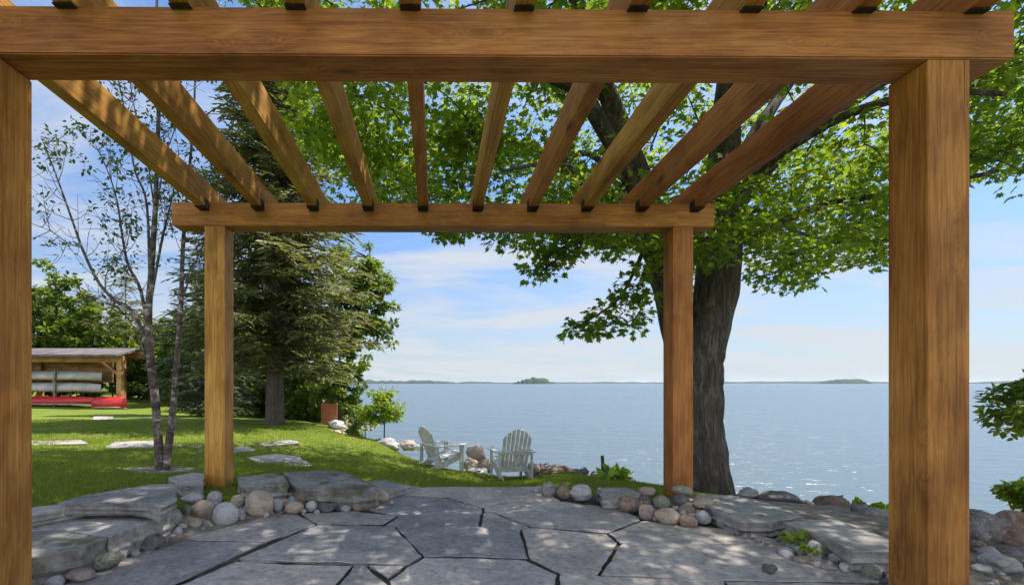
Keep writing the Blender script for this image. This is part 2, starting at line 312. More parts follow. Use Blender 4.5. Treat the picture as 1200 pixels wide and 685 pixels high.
PATIO = [(-2.3, -1), (-2.15, 2.6), (-2.1, 3.5), (-1.75, 4.1), (-1.4, 4.2), (-.75, 4.45), (-.35, 5.0), (1.15, 5.1), (1.5, 4.65), (2.2, 4.5), (3.0, 3.75), (3.2, 2.4), (3.4, -1)]
def inside(poly, x, y):
    r = np.zeros(np.shape(x), bool); n = len(poly)
    for i in range(n):
        (x0, y0), (x1, y1) = poly[i], poly[(i+1) % n]
        c_ = ((y0 > y) != (y1 > y)) & (x < (x1-x0)*(y-y0)/((y1-y0) if y1 != y0 else 1e-9)+x0); r ^= c_
    return r
RSTONE = [(2.0, 4.3), (2.9, 5.3), (4.3, 6.0), (5, 6.3), (4.5, 8.0), (9, 6), (13, 2), (3, -1), (3.1, 3.3)]
BIRCHBED = (P(190, 551, 5.2).x, 5.2)
def soil_amount(x, y, z):
    s = np.clip((-.62-z)/.25, 0, 1); s = np.maximum(s, inside(PATIO, x, y)*1.0)
    s = np.maximum(s, inside(RSTONE, x, y)*1.0); s = np.maximum(s, np.clip(1.6-((x-BIRCHBED[0])/.33)**2-((y-BIRCHBED[1])/.3)**2, 0, 1))
    return s
sm = soil_amount(XX.ravel(), YY.ravel(), zz_)
ca = me.color_attributes.new('soil', 'FLOAT_COLOR', 'POINT'); ca.data.foreach_set('color', np.repeat(sm, 4).astype(np.float32))
tag(link('ground', me, LAWN, smooth=True), kind='structure')
mb = MB(); Lw = 14000
mb.add([(-Lw, -200, WZ), (Lw, -200, WZ), (Lw, Lw, WZ), (-Lw, Lw, WZ)], [(0, 1, 2, 3)]); tag(mb.build('lake_water', WATER), kind='structure')

# ---------------------------------------------------------------- far shores and islands across the lake
FARM = plain('wooded_shore', (.025, .045, .022), (.05, .075, .035), .95, .02)
def ridge(name, x0, x1, Y, h, depth, seed, taper=.15):
    n = 120; mb = MB(); vs = []
    for i in range(n+1):
        s = i/n; X = (x0+(x1-x0)*s-CX)/F*Y; e = min(1, min(s, 1-s)/taper); e = e*e*(3-2*e)
        H = h*e*(.72+.5*noise.noise(Vector((s*5, seed, 0)))+.28*noise.noise(Vector((s*26, seed, 2)))) + .4
        vs += [(X, Y-depth*.5*e-2, WZ-.3), (X, Y-depth*.46*e-1, WZ+H*.45), (X, Y-depth*.25*e, WZ+H*.9), (X, Y, WZ+H), (X, Y+depth*.5*e+2, WZ-.3)]
    fs = [(i*5+k, (i+1)*5+k, (i+1)*5+k+1, i*5+k+1) for i in range(n) for k in range(4)]
    mb.add(vs, fs); return tag(mb.build(name, FARM, smooth=True), kind='structure')
ridge('island', 598, 652, 2600, 42, 160, 1.3, .35)
ridge('island', 950, 1030, 3200, 36, 200, 2.7, .35)
ridge('hills', 330, 545, 3600, 34, 300, 4.1, .1)
ridge('hills', 520, 830, 5200, 24, 400, 5.2, .1)
ridge('hills', 800, 1600, 5200, 28, 400, 7.7, .06)
ridge('hills', 1100, 1500, 4300, 40, 300, 9.1, .2)

# ---------------------------------------------------------------- stone slabs
def slab_bm(poly, ztop, th, nz=.006, cut=.05, seed=0, edge=.012):
    """irregular flat stone: outline poly (x,y) resampled and roughened, top gently uneven"""
    c = sum((Vector(p[:2]) for p in poly), Vector((0, 0)))/len(poly)
    pts = []
    for i in range(len(poly)):
        a = Vector(poly[i][:2]); b_ = Vector(poly[(i+1) % len(poly)][:2]); n = max(1, int((b_-a).length/cut))
        for k in range(n): pts.append(a.lerp(b_, k/n))
    rings = []
    for q, (ins, dz) in enumerate([(.03, -th), (.006, -th*.80), (.022, -th*.66), (.0, -th*.50), (.016, -th*.36), (0.0, -edge*.5), (edge*.45, 0)]):
        ring = []
        for p in pts:
            d = (p-c); L = d.length; j = (.012+edge*.4)*noise.noise(Vector((p.x*9, p.y*9, seed+(q if q < 5 else 5)*.9)))+.008*noise.noise(Vector((p.x*23, p.y*23, seed+min(q, 5)*2)))
            r = p - d/L*(ins+j); ring.append((r.x, r.y, ztop+dz+nz*noise.noise(Vector((p.x*3, p.y*3, seed)))))
        rings.append(ring)
    vs = [v for r in rings for v in r]; n = len(pts); fs = []
    for q in range(6):
        for k in range(n): fs.append((q*n+k, q*n+(k+1) % n, (q+1)*n+(k+1) % n, (q+1)*n+k))
    base = len(vs); m = 3
    for s in range(1, m):                                                # inner rings of the top
        for k in range(n):
            x, y, z = rings[6][k]; t_ = 1-s/m
            X = c.x+(x-c.x)*t_; Y_ = c.y+(y-c.y)*t_
            vs.append((X, Y_, ztop+nz*noise.noise(Vector((X*3, Y_*3, seed)))+nz*.5*noise.noise(Vector((X*11, Y_*11, seed)))))
    vs.append((c.x, c.y, ztop)); top0 = 6*n
    for k in range(n): fs.append((top0+k, top0+(k+1) % n, base+(k+1) % n, base+k))
    for s in range(m-2):
        for k in range(n): fs.append((base+s*n+k, base+s*n+(k+1) % n, base+(s+1)*n+(k+1) % n, base+(s+1)*n+k))
    last = base+(m-2)*n
    for k in range(n): fs.append((last+k, last+(k+1) % n, len(vs)-1))
    fs.append(tuple(range(n-1, -1, -1)))
    return vs, fs
def shrink(poly, d):
    n = len(poly); area = sum(poly[i][0]*poly[(i+1) % n][1]-poly[(i+1) % n][0]*poly[i][1] for i in range(n)); s = 1 if area > 0 else -1
    o = []
    for i in range(n):
        a, b_, c_ = Vector(poly[i-1][:2]), Vector(poly[i][:2]), Vector(poly[(i+1) % n][:2])
        d1 = (b_-a).normalized(); d2 = (c_-b_).normalized(); n1 = Vector((-d1.y, d1.x))*s; n2 = Vector((-d2.y, d2.x))*s
        bi = (n1+n2); bi = bi/max(bi.dot(n1), .35) if bi.length > 1e-6 else n1
        o.append(b_+bi*d*.5*2/ max(1, bi.length) if bi.length > 3 else b_+bi*d)
    return [(p.x, p.y) for p in o]
FL = [[(225, 632), (312, 634), (372, 614), (350, 601), (290, 602), (240, 614), (203, 627)],
      [(20, 706), (203, 629), (225, 632), (312, 634), (190, 690), (120, 722), (20, 722)],
      [(277, 655), (372, 614), (462, 616), (496, 651), (477, 662)],
      [(277, 656), (415, 661), (393, 688), (370, 716), (120, 724), (200, 688)],
      [(415, 661), (429, 661), (457, 686), (480, 716), (370, 716), (393, 688)],
      [(429, 661), (477, 662), (455, 678)],
      [(477, 662), (496, 651), (617, 654), (655, 671), (650, 686), (650, 716), (480, 716), (457, 686), (455, 678)],
      [(350, 600), (410, 598), (466, 603), (450, 614), (372, 614)],
      [(457, 579), (522, 582), (566, 594), (562, 616), (462, 616), (450, 614), (467, 604), (430, 596)],
      [(462, 616), (562, 616), (611, 619), (619, 653), (496, 651)],
      [(566, 598), (580, 600), (622, 617), (611, 619), (562, 616)],
      [(457, 578), (480, 569), (632, 569), (660, 587), (595, 587), (566, 594), (522, 581)],
      [(566, 594), (595, 587), (660, 587), (690, 591), (580, 600), (566, 598)],
      [(580, 600), (690, 591), (735, 598), (752, 609), (712, 624), (622, 617)],
      [(611, 619), (622, 617), (712, 624), (725, 634), (702, 674), (655, 671), (619, 653)],
      [(712, 624), (752, 609), (800, 614), (870, 620), (935, 637), (727, 636)],
      [(727, 636), (935, 637), (1000, 660), (1040, 683), (848, 680), (702, 674)],
      [(655, 671), (702, 674), (848, 680), (870, 716), (650, 716)],
      [(848, 680), (1040, 683), (1090, 716), (870, 716)]]
mb = MB()
for i, f in enumerate(FL):
    poly = shrink([G(x, y)[:2] for x, y in f], .010)
    mb.add(*slab_bm(poly, random.uniform(-.006, .006), .06, .008, .05, i*3.1, .008))
for i, (x0, x1, y0, y1) in enumerate([(-2.2, -1.0, 1.0, 2.2), (-1.0, .2, .9, 2.25), (.2, 1.3, 1.1, 2.25), (1.3, 2.4, .9, 2.25), (2.4, 3.4, 1.0, 2.3), (-2.2, -.6, -.4, 1.0), (-.6, 1.0, -.4, .88), (1.0, 2.6, -.4, .88)]):
    j = lambda: random.uniform(-.07, .07)
    mb.add(*slab_bm(shrink([(x0, y0), (x1, y0), (x1, min(y1, 2.19)), (x0, min(y1, 2.19))], .011), 0, .06, .006, .06, 90+i, .008))
fo = mb.build('patio', FLAG); tag(fo, kind='structure')
for p in fo.data.polygons: p.use_smooth = False
mb = MB(); mb.add([(x, y, -.02) for x, y in PATIO], [tuple(range(len(PATIO)))])
JOINT = plain('joint_sand', (.03, .027, .023), (.075, .066, .054), .95, 20); tag(mb.build('patio_bed', JOINT), kind='structure')

def slab(pts, ztop, th, label, m=SLAB, seed=0, group='flat stone slabs round the patio', cat='stone slab', name='stone_slab', nz=.006, edge=.012):
    ps = [G(x, y, ztop) for x, y in pts]; c = sum(ps, Vector())/len(ps)
    vs, fs = slab_bm([(p.x-c.x, p.y-c.y) for p in ps], th, th, nz, .045, seed, edge)
    mb = MB(); mb.add(vs, fs); o = mb.build(name, m); o.location = (c.x, c.y, ztop-th); tag(o, label, cat, group)
    return o
slab([(-10, 606), (60, 600), (196, 593), (206, 599), (128, 628), (70, 619), (-10, 624)], .17, .2, 'broad grey step slab under the curved upper slab left of the patio', SLAB, 1)
slab([(-20, 626), (70, 620), (127, 629), (97, 641), (42, 651), (-40, 664)], .168, .2, 'thick lower step slab with a rough front face beside the nearest left post', SLABM, 2)
slab([(68, 588), (100, 579), (175, 567), (208, 566), (207, 585), (190, 594), (172, 589), (130, 587)], .30, .10, 'upper grey slab curving along the edge of the lawn', SLAB, 3)
slab([(-20, 603), (42, 593), (98, 587), (101, 591), (42, 602), (-20, 616)], .255, .09, 'thin pale slab strip between the lawn and the lower steps', SLAB, 4)
slab([(196, 559), (225, 553), (240, 554), (238, 566), (212, 569)], .24, .15, 'grey slab just left of the back left post', SLAB, 5)
slab([(278, 558), (318, 554), (332, 556), (338, 566), (300, 570), (280, 568)], .20, .2, 'dark slab behind the cobbles right of the back left post', SLABM, 6)
slab([(332, 553), (375, 550), (405, 552), (446, 571), (420, 574), (360, 573), (342, 567)], .17, .2, 'wide ledge slab with a brown shaded front at the back of the patio', SLABM, 7)
slab([(425, 564), (450, 562), (484, 569), (457, 577), (440, 575)], .05, .1, 'small flat slab at the right end of the back ledge', SLAB, 8)
slab([(815, 580), (858, 579), (912, 592), (940, 604), (905, 611), (868, 611), (834, 597)], .10, .13, 'sloping flat grey rock beside the foot of the big maple', SLAB, 9)
slab([(918, 611), (978, 607), (1050, 634), (1056, 645), (998, 645), (966, 628)], .13, .14, 'long sunlit slab with a shaded front edge left of the nearest right post', SLAB, 10)
slab([(700, 571), (735, 571), (752, 577), (742, 586), (706, 586)], .08, .12, 'flat grey slab at the right end of the low stone row', SLAB, 11)

# ---------------------------------------------------------------- pergola
perg = empty('pergola', (0, 2.15, 0), R(.42))
tag(perg, 'open cedar pergola with ten rafters over the flagstone patio', 'pergola')
def timber(name, a, b_, w, h, bevel=.007):
    """square timber from a to b (pergola space), grain along its length"""
    a = Vector(a); b_ = Vector(b_); L = (b_-a).length
    n = max(2, int(L/.25)); vs = []; fs = []
    mb = MB(); mb.box((L/2, 0, 0), (L, w, h)); me = bpy.data.meshes.new(name); me.from_pydata(mb.v, [], mb.f)
    bm = bmesh.new(); bm.from_mesh(me); bmesh.ops.bevel(bm, geom=bm.edges[:], offset=bevel, segments=3, affect='EDGES', profile=.5); bm.to_mesh(me); bm.free()
    o = link(name, me, WOOD, perg); o.location = a
    o.rotation_euler = (b_-a).to_track_quat('X', 'Z').to_euler() if abs((b_-a).normalized().z) < .9 else (0, -math.pi/2, 0)
    return o
ZB, ZT, PW = 2.60, 2.82, .195
YN, YF = 0.0, 2.33                                                      # front faces of the near and far frames
RX = [-2.21+.52*i for i in range(10)]
def notched_beam(y0, nd_):
    zc = (ZB+ZT)/2; e = .006; prof = [(-2.52, ZB+e), (-2.52+e, ZB), (2.66-e, ZB), (2.66, ZB+e), (2.66, ZT-e), (2.66-e, ZT)]
    for x in RX[::-1]: prof += [(x+.047, ZT), (x+.047, ZT-nd_), (x-.047, ZT-nd_), (x-.047, ZT)]
    prof += [(-2.52+e, ZT), (-2.52, ZT-e)]; n = len(prof)
    mb = MB(); mb.add([(x+2.52, -PW/2, z-zc) for x, z in prof]+[(x+2.52, PW/2, z-zc) for x, z in prof], [tuple(range(n)), tuple(range(2*n-1, n-1, -1))]+[(i, i+n, (i+1) % n+n, (i+1) % n) for i in range(n)])
    o = mb.build('beam', WOOD, perg); o.location = (-2.52, y0+PW/2, zc)
    bm = bmesh.new(); bm.from_mesh(o.data); bmesh.ops.bevel(bm, geom=[e_ for e_ in bm.edges if abs(e_.verts[0].co.y-e_.verts[1].co.y) < 1e-5 and abs(abs(e_.verts[0].co.y)-PW/2) < 1e-4 and abs(e_.verts[0].co.x-e_.verts[1].co.x) > .3], offset=.006, segments=2, affect='EDGES'); bm.to_mesh(o.data); bm.free()
for yy in (YN, YF):
    notched_beam(yy, .016 if yy == YN else .082)
    for xx in (-2.115, 2.362):
        timber('post', (xx, yy+PW/2+.003, -.12 if yy == YN else -.02), (xx, yy+PW/2+.003, ZB-.002), PW, PW)
for i in range(10):
    x = -2.21+.52*i
    timber('rafter', (x, -.52, 2.822+.1175), (x, 2.74, 2.7505+.1175), .088, .235, .006)

JOINT_SHADE = plain('joint_shade_dark', (.012, .010, .010), (.035, .028, .025), .6, 20)  # near-black plates stand in for the shade where rafters meet the beams
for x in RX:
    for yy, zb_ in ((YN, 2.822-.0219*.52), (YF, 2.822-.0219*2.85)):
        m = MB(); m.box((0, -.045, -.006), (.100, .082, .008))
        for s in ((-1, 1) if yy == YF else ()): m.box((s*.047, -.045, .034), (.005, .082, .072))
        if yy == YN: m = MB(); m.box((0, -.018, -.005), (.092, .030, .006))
        o = m.build('rafter_shade_plate', JOINT_SHADE, perg); o.location = (x, yy, zb_)

# ---------------------------------------------------------------- cobbles and boulders
def stone_mesh(seed, flat=1.0, rough=.22, ang=0.0):
    bm = bmesh.new(); bmesh.ops.create_icosphere(bm, subdivisions=4, radius=.5)
    for v in bm.verts:
        p = v.co*2; q = Vector((seed*3.7, seed*1.3, seed))
        d = 1+rough*noise.noise(p*.9+q)+rough*.45*noise.noise(p*2.2+q)+rough*.12*noise.noise(p*6+q)
        if ang:
            f = min(1, min((.42+.22*math.sin(seed*7+k*2.1))/max(1e-6, abs(p.normalized().dot(Vector((math.sin(k*1.9+seed), math.cos(k*2.7+seed*2), math.sin(k*3.3+seed*.7))).normalized()))) for k in range(5)))
            d *= (1-ang)+ang*max(.62, f)
        v.co = v.co*d
    me = bpy.data.meshes.new('stone'); bm.to_mesh(me); bm.free()
    lo = min(v.co.z for v in me.vertices); hi = max(v.co.z for v in me.vertices); xs = [v.co.x for v in me.vertices]
    for v in me.vertices: v.co.z = (v.co.z-lo)/(hi-lo); v.co.x /= (max(xs)-min(xs)); v.co.y /= (max(xs)-min(xs))
    me.polygons.foreach_set('use_smooth', [True]*len(me.polygons)); return me
ROUND = [stone_mesh(i+.37) for i in range(7)]; ANG = [stone_mesh(i+20.3, rough=.3, ang=.9) for i in range(7)]
cache = {}
def stone(x, y, w, h, colour, label, z0=None, group='river cobbles round the posts', cat='stone', ang=False, Y=None, name=None, depth=.85):
    """x,y: middle of its foot in the photo; w,h: its size there"""
    if Y is not None: p = P(x, y, Y); 
    else:
        Yg_ = np.linspace(1.6, 9, 700); zr = HC-(y-CY)/F*Yg_; hit = np.nonzero(zr <= np.maximum(z0 or 0.0, terrain((x-CX)/F*Yg_, Yg_)))[0]
        p = P(x, y, Yg_[hit[0]]) if len(hit) else G(x, y, z0 or 0.0)
    i = random.randrange(7); key = (ang, i, colour)
    if key not in cache:
        me = (ANG if ang else ROUND)[i].copy(); me.materials.append(RK[colour]); cache[key] = me
    o = link(name or ('boulder' if w*p.y/F > .28 else 'cobblestone'), cache[key])
    W_ = w*p.y/F; H_ = h*p.y/F*1.05
    o.location = (p.x, p.y+W_*.35, p.z-.006-.10*H_); o.scale = (W_, W_*depth, H_*1.1); o.rotation_euler = (random.uniform(-.05, .05), random.uniform(-.08, .08), random.choice([0, math.pi])+random.uniform(-.35, .35))
    return tag(o, label, cat, group)
LP = 'cobbles round the back left post'
stone(224, 579, 21, 11, 'pink', 'pale pink cobble touching the left side of the back left post', .07, LP)
stone(222, 590, 26, 11, 'white', 'flat whitish cobble below the pink one left of the back left post', .04, LP)
stone(249, 592, 17, 16, 'grey', 'upright grey cobble in front of the back left post', .03, LP)
stone(234, 607, 28, 19, 'tan', 'large tan cobble at the front of the left pile', 0, LP)
stone(259, 617, 31, 25, 'white', 'large pale grey round cobble, front of the left pile', 0, LP)
stone(275, 594, 17, 14, 'tan', 'tan cobble tucked right of the back left post', .04, LP)
stone(279, 610, 14, 13, 'grey', 'small grey cobble between the pale round and big tan ones', 0, LP)
stone(299, 606, 34, 28, 'tan', 'biggest round tan cobble in the left pile', 0, LP)
stone(225, 619, 17, 10, 'tan', 'low tan cobble at the left front of the left pile', 0, LP)
stone(241, 618, 11, 8, 'grey', 'tiny grey cobble in front of the large tan one', 0, LP)
stone(217, 604, 12, 13, 'dark', 'dark cobble against the end of the upper step slab', .02, LP)
stone(322, 600, 18, 15, 'grey', 'grey cobble right of the biggest tan cobble', 0, LP)
stone(342, 602, 23, 13, 'tan', 'wide low cobble under the dark back slab', 0, LP)
stone(290, 580, 18, 12, 'grey', 'grey cobble above the biggest tan cobble, against the dark slab', .08, LP)
stone(354, 590, 15, 13, 'brown', 'brown cobble at the left end of the shaded ledge front', .03, LP)
stone(364, 599, 13, 12, 'white', 'pale cobble at the foot of the shaded ledge front', 0, LP)
stone(383, 600, 23, 10, 'dark', 'dark wide cobble under the middle of the ledge slab', 0, LP)
stone(405, 600, 11, 8, 'grey', 'little grey pebble under the ledge slab', 0, LP)
stone(418, 599, 12, 9, 'brown', 'little brown pebble under the ledge slab', 0, LP)
stone(434, 592, 13, 12, 'grey', 'grey cobble at the right corner of the ledge', 0, LP)
stone(447, 588, 16, 14, 'tan', 'tan cobble ending the back ledge', 0, LP)
WF = 'stones along the foot of the left steps'
stone(114, 669, 37, 20, 'green', 'long greenish cobble at the foot of the lower step slab', 0, WF)
stone(86, 683, 32, 14, 'pink', 'pinkish flat cobble near the foot of the nearest left post', 0, WF)
stone(60, 690, 20, 14, 'grey', 'grey cobble cut by the bottom edge beside the left post', 0, WF)
stone(174, 645, 24, 17, 'dark', 'dark angular stone under the broad step slab', 0, WF, ang=True)
stone(147, 650, 11, 9, 'white', 'small white pebble below the gap between the two step slabs', 0, WF)
stone(138, 656, 13, 10, 'grey', 'small grey pebble beside the long greenish cobble', 0, WF)
stone(157, 652, 10, 8, 'grey', 'small grey pebble beside the dark angular stone', 0, WF)
stone(191, 636, 10, 7, 'grey', 'small pebble at the right end of the step slabs', 0, WF)
stone(207, 627, 10, 10, 'white', 'small pale pebble between step slabs and left pile', 0, WF)
stone(199, 617, 20, 20, 'grey', 'upright grey stone wedged at the corner of the steps', 0, WF, ang=True)
RP = 'cobbles round the back right post'
stone(762, 609, 19, 17, 'pink', 'round pinkish grey cobble at the left front of the right pile', 0, RP)
stone(778, 599, 19, 18, 'green', 'greenish grey cobble at the left foot of the back right post', .03, RP)
stone(786, 615, 30, 17, 'tan', 'long tan cobble, front of the right pile', 0, RP)
stone(810, 618, 21, 13, 'brown', 'brown cobble right of the long tan one', 0, RP)
stone(828, 614, 17, 15, 'grey', 'round grey brown cobble right of centre in the right pile', 0, RP)
stone(740, 601, 27, 18, 'brown', 'wide brown cobble at the left end of the right pile', 0, RP)
stone(802, 596, 18, 15, 'dark', 'dark bluish cobble in front of the back right post', .03, RP)
stone(804, 581, 24, 11, 'green', 'flat mossy stone against the foot of the back right post', .07, RP)
stone(762, 582, 20, 11, 'pink', 'pink stone on top of the right pile near the slab', .05, RP)
stone(757, 593, 13, 12, 'dark', 'small purple dark cobble between brown and greenish ones', .03, RP)
stone(829, 597, 24, 13, 'tan', 'tan flat cobble behind the round grey brown one', .05, RP)
stone(849, 618, 14, 11, 'grey', 'small grey cobble at the right front of the right pile', 0, RP)
stone(843, 608, 13, 11, 'brown', 'small brown cobble on the right slope of the right pile', .02, RP)
stone(846, 600, 13, 9, 'white', 'small pale cobble at the edge of the sloping flat rock', .04, RP)
stone(864, 609, 18, 13, 'dark', 'dark cobble before the sloping flat rock', .01, RP)
stone(880, 621, 15, 14, 'tan', 'tan upright cobble left of the big dark brown one', 0, RP)
stone(898, 622, 27, 18, 'brown', 'big dark brown stone at the right end of the right pile', 0, RP, ang=True)
stone(866, 620, 12, 8, 'grey', 'tiny grey cobble left of the tan upright one', 0, RP)
stone(808, 605, 20, 11, 'brown', 'dark flat cobble wedged above the brown one', .02, RP)
RW = 'low row of stones behind the patio'
stone(645, 583, 23, 17, 'grey', 'grey stone at the left end of the low stone row', .0, RW, ang=True)
stone(664, 585, 18, 17, 'brown', 'dark brown stone second in the low stone row', 0, RW, ang=True)
stone(685, 587, 27, 18, 'grey', 'wide grey stone in the middle of the low stone row', 0, RW, ang=True)
stone(703, 588, 13, 14, 'dark', 'small dark stone right of the middle of the low row', 0, RW, ang=True)
stone(632, 577, 12, 8, 'grey', 'small low stone before the low stone row', 0, RW)
RU = 'rubble along the right edge of the patio'
for i in range(34):
    x = random.uniform(925, 1052); y = random.uniform(640+(x-925)*.12, 658+(x-925)*.26)
    stone(x, y, random.uniform(9, 17), random.uniform(7, 12), random.choice(['grey', 'tan', 'dark', 'brown', 'white', 'grey', 'pink']), 'fist sized rubble stone among the larger ones left of the near right post', 0, 'small rubble by the near right post', ang=True, name='rubble_stone')
stone(906, 671, 16, 10, 'dark', 'lone dark stone lying on the right of the patio', 0.006, None, name='loose_stone')
stone(960, 656, 19, 21, 'white', 'pale upright rock standing in the rubble left of the near post', 0, RU, ang=True)
stone(946, 661, 20, 9, 'tan', 'flat tan stone at the left end of the rubble', 0, RU, ang=True)
stone(966, 665, 24, 8, 'pink', 'flat pinkish stone in front of the pale upright rock', 0, RU, ang=True)
stone(984, 662, 15, 13, 'grey', 'grey rubble stone right of the pale upright rock', 0, RU, ang=True)
stone(997, 655, 13, 12, 'dark', 'dark rubble stone under the tip of the sunlit slab', 0, RU, ang=True)
stone(1011, 669, 18, 14, 'grey', 'rounded grey stone nearest the patio in the rubble', 0, RU)
stone(1018, 658, 25, 15, 'pink', 'pinkish block under the right end of the sunlit slab', .0, RU, ang=True)
stone(1043, 665, 18, 13, 'grey', 'grey stone half behind the near right post', 0, RU, ang=True)
stone(1029, 680, 20, 16, 'green', 'mossy green stone beside the near right post', 0, RU)
stone(1043, 690, 16, 12, 'dark', 'dark stone at the left foot of the near right post', 0, RU, ang=True)
RB = 'stones right of the near right post'
stone(1165, 641, 44, 40, 'dark', 'large dark grey wall block just right of the near post', .03, RB, ang=True)
stone(1198, 641, 36, 42, 'brown', 'tall brownish wall block at the right edge of the picture', .03, RB, ang=True)
stone(1153, 648, 13, 15, 'brown', 'small brown stone touching the right side of the near post', .0, RB, ang=True)
stone(1168, 654, 22, 12, 'grey', 'grey stone below the large dark wall block', 0, RB, ang=True)
stone(1193, 652, 20, 10, 'dark', 'dark flat stone below the tall brownish block', 0, RB, ang=True)
stone(1187, 675, 36, 22, 'grey', 'broad grey rock at the lower right corner', 0, RB, ang=True)
stone(1160, 672, 20, 10, 'white', 'pale flat stone right of the near post foot', 0, RB, ang=True)
stone(1155, 663, 12, 9, 'tan', 'tan stone between pale flat and grey ones by the post', 0, RB)
BK = 'boulders on the bank by the water'
def bank(x, y, w, h, colour, label, Y, **k): return stone(x, y, w, h, colour, label, None, k.pop('group', BK), 'rock', True, Y, name='boulder', **k)
bank(928, 604, 64, 24, 'dark', 'wide dark boulder on the bank right of the maple', 5.6)
bank(988, 605, 44, 22, 'brown', 'brown sunlit boulder right of the wide dark one', 5.8)
bank(1034, 630, 46, 34, 'dark', 'steep dark rock half hidden by the near right post', 3.9)
bank(882, 590, 30, 12, 'tan', 'pale low rock on the bank right beside the maple trunk', 6.2)
bank(1003, 610, 16, 9, 'tan', 'small tan stone between brown boulder and slab', 5.0)
bank(1022, 609, 18, 8, 'white', 'small pale stone left of the steep dark rock', 5.2)
bank(990, 612, 18, 8, 'tan', 'small tan stone below the brown boulder', 4.7)
bank(393, 504, 18, 12, 'white', 'light grey boulder beside the rusty panel', 12.2, group='boulders at the lawn edge')
bank(392, 518, 27, 14, 'tan', 'low tan boulder on the lawn before the rusty panel', 11, group='boulders at the lawn edge')
bank(454, 527, 29, 13, 'grey', 'long grey boulder below the lakeside shrub', 10.3, group='boulders at the lawn edge')
bank(478, 528, 22, 12, 'pink', 'pink boulder right of the long grey one', 10.2, group='boulders at the lawn edge')
bank(412, 522, 24, 7, 'white', 'flat pale rock left of the lakeside shrub', 10.8, group='boulders at the lawn edge')
bank(492, 527, 14, 7, 'white', 'small pale rock left of the angled chair', 10.1, group='boulders at the lawn edge')
FP = 'rocks of the fire ring'
bank(559, 540, 25, 18, 'pink', 'topmost pink boulder of the fire ring between the chairs', 9.0, group=FP)
bank(551, 553, 19, 15, 'tan', 'tan boulder at the left of the fire ring', 8.7, group=FP)
bank(569, 554, 20, 15, 'pink', 'pink boulder at the right of the fire ring', 8.7, group=FP)
bank(560, 558, 26, 9, 'white', 'low pale rock at the front of the fire ring', 8.5, group=FP)
for i in range(70):
    x = random.uniform(621, 745); top = np.interp(x, [621, 640, 680, 700, 745], [545, 546, 551, 556, 562]); yy = random.uniform(top+3, top+11); Y_ = 7.9+(560-yy)*.04
    bank(x, yy, random.uniform(7, 14), random.uniform(5, 9), random.choice(['brown', 'brown', 'dark', 'pink', 'grey']), 'small brown rubble rock heaped on the bank right of the chairs', Y_, group='rubble heap on the bank')
for i in range(34):
    x = random.uniform(208, 352); y0_ = np.interp(x, [208, 235, 262, 300, 352], [622, 616, 615, 606, 601]); z_ = random.uniform(0, .07); y = y0_-z_*330+random.uniform(-3, 0)
    stone(x, y, random.uniform(7, 12), random.uniform(6, 9), random.choice(['grey', 'tan', 'dark', 'brown', 'white', 'grey']), 'fist sized filler cobble packed among the larger stones of the left pile', z_-.01, 'filler cobbles in the left pile', name='cobblestone')
for i in range(36):
    x = random.uniform(735, 905); y0_ = np.interp(x, [735, 760, 800, 850, 905], [603, 611, 617, 620, 624]); z_ = random.uniform(0, .07)*(x < 850); y = y0_-z_*330+random.uniform(-3, 0)
    stone(x, y, random.uniform(7, 12), random.uniform(6, 9), random.choice(['grey', 'tan', 'dark', 'brown', 'brown', 'grey']), 'fist sized filler cobble packed among the larger stones of the right pile', z_-.01, 'filler cobbles in the right pile', name='cobblestone')
for i in range(46):                                                    # loose chips between the right stones
    q = random.random(); x = 860+q*185; y = random.uniform(612+q*28, 632+q*48); p_ = G(x, y, .0)
    stone(x, y, random.uniform(5, 11), random.uniform(4, 8), random.choice(['grey', 'tan', 'white', 'dark', 'brown']), 'thumb sized stone chip strewn between the slab and the patio', .0, 'stone chips by the right patio edge', 'stone chip', True, name='stone_chip')
for i in range(26):
    x = random.uniform(1148, 1235); y = random.uniform(645, 690)
    stone(x, y, random.uniform(5, 10), random.uniform(4, 7), random.choice(['grey', 'tan', 'white', 'dark', 'brown']), 'thumb sized stone chip strewn right of the near post', .0, 'stone chips right of the near post', 'stone chip', True, name='stone_chip')
for i in range(30):
    s = random.random(); x = 130+s*330; y = np.interp(x, [130, 205, 300, 350, 460], [655, 627, 606, 602, 590])+random.uniform(-4, 2)
    stone(x, y, random.uniform(4, 8), random.uniform(3, 6), random.choice(['grey', 'tan', 'white', 'dark', 'brown']), 'tiny pebble along the left joint where patio meets ledge', .0, 'tiny pebbles along the left patio edge', 'pebble', name='pebble')
for i in range(30):
    x = random.uniform(880, 1230); Y_ = random.uniform(5.5, 8.5); X_ = (x-CX)/F*Y_
    yy = CY-(tz(X_, Y_)-HC)/Y_*F
    bank(x, yy, random.uniform(10, 26), random.uniform(6, 14), random.choice(['grey', 'tan', 'pink', 'dark', 'brown']), 'rough shore rock on the slope down to the water right of the maple', Y_, group='shore rocks right of the maple')

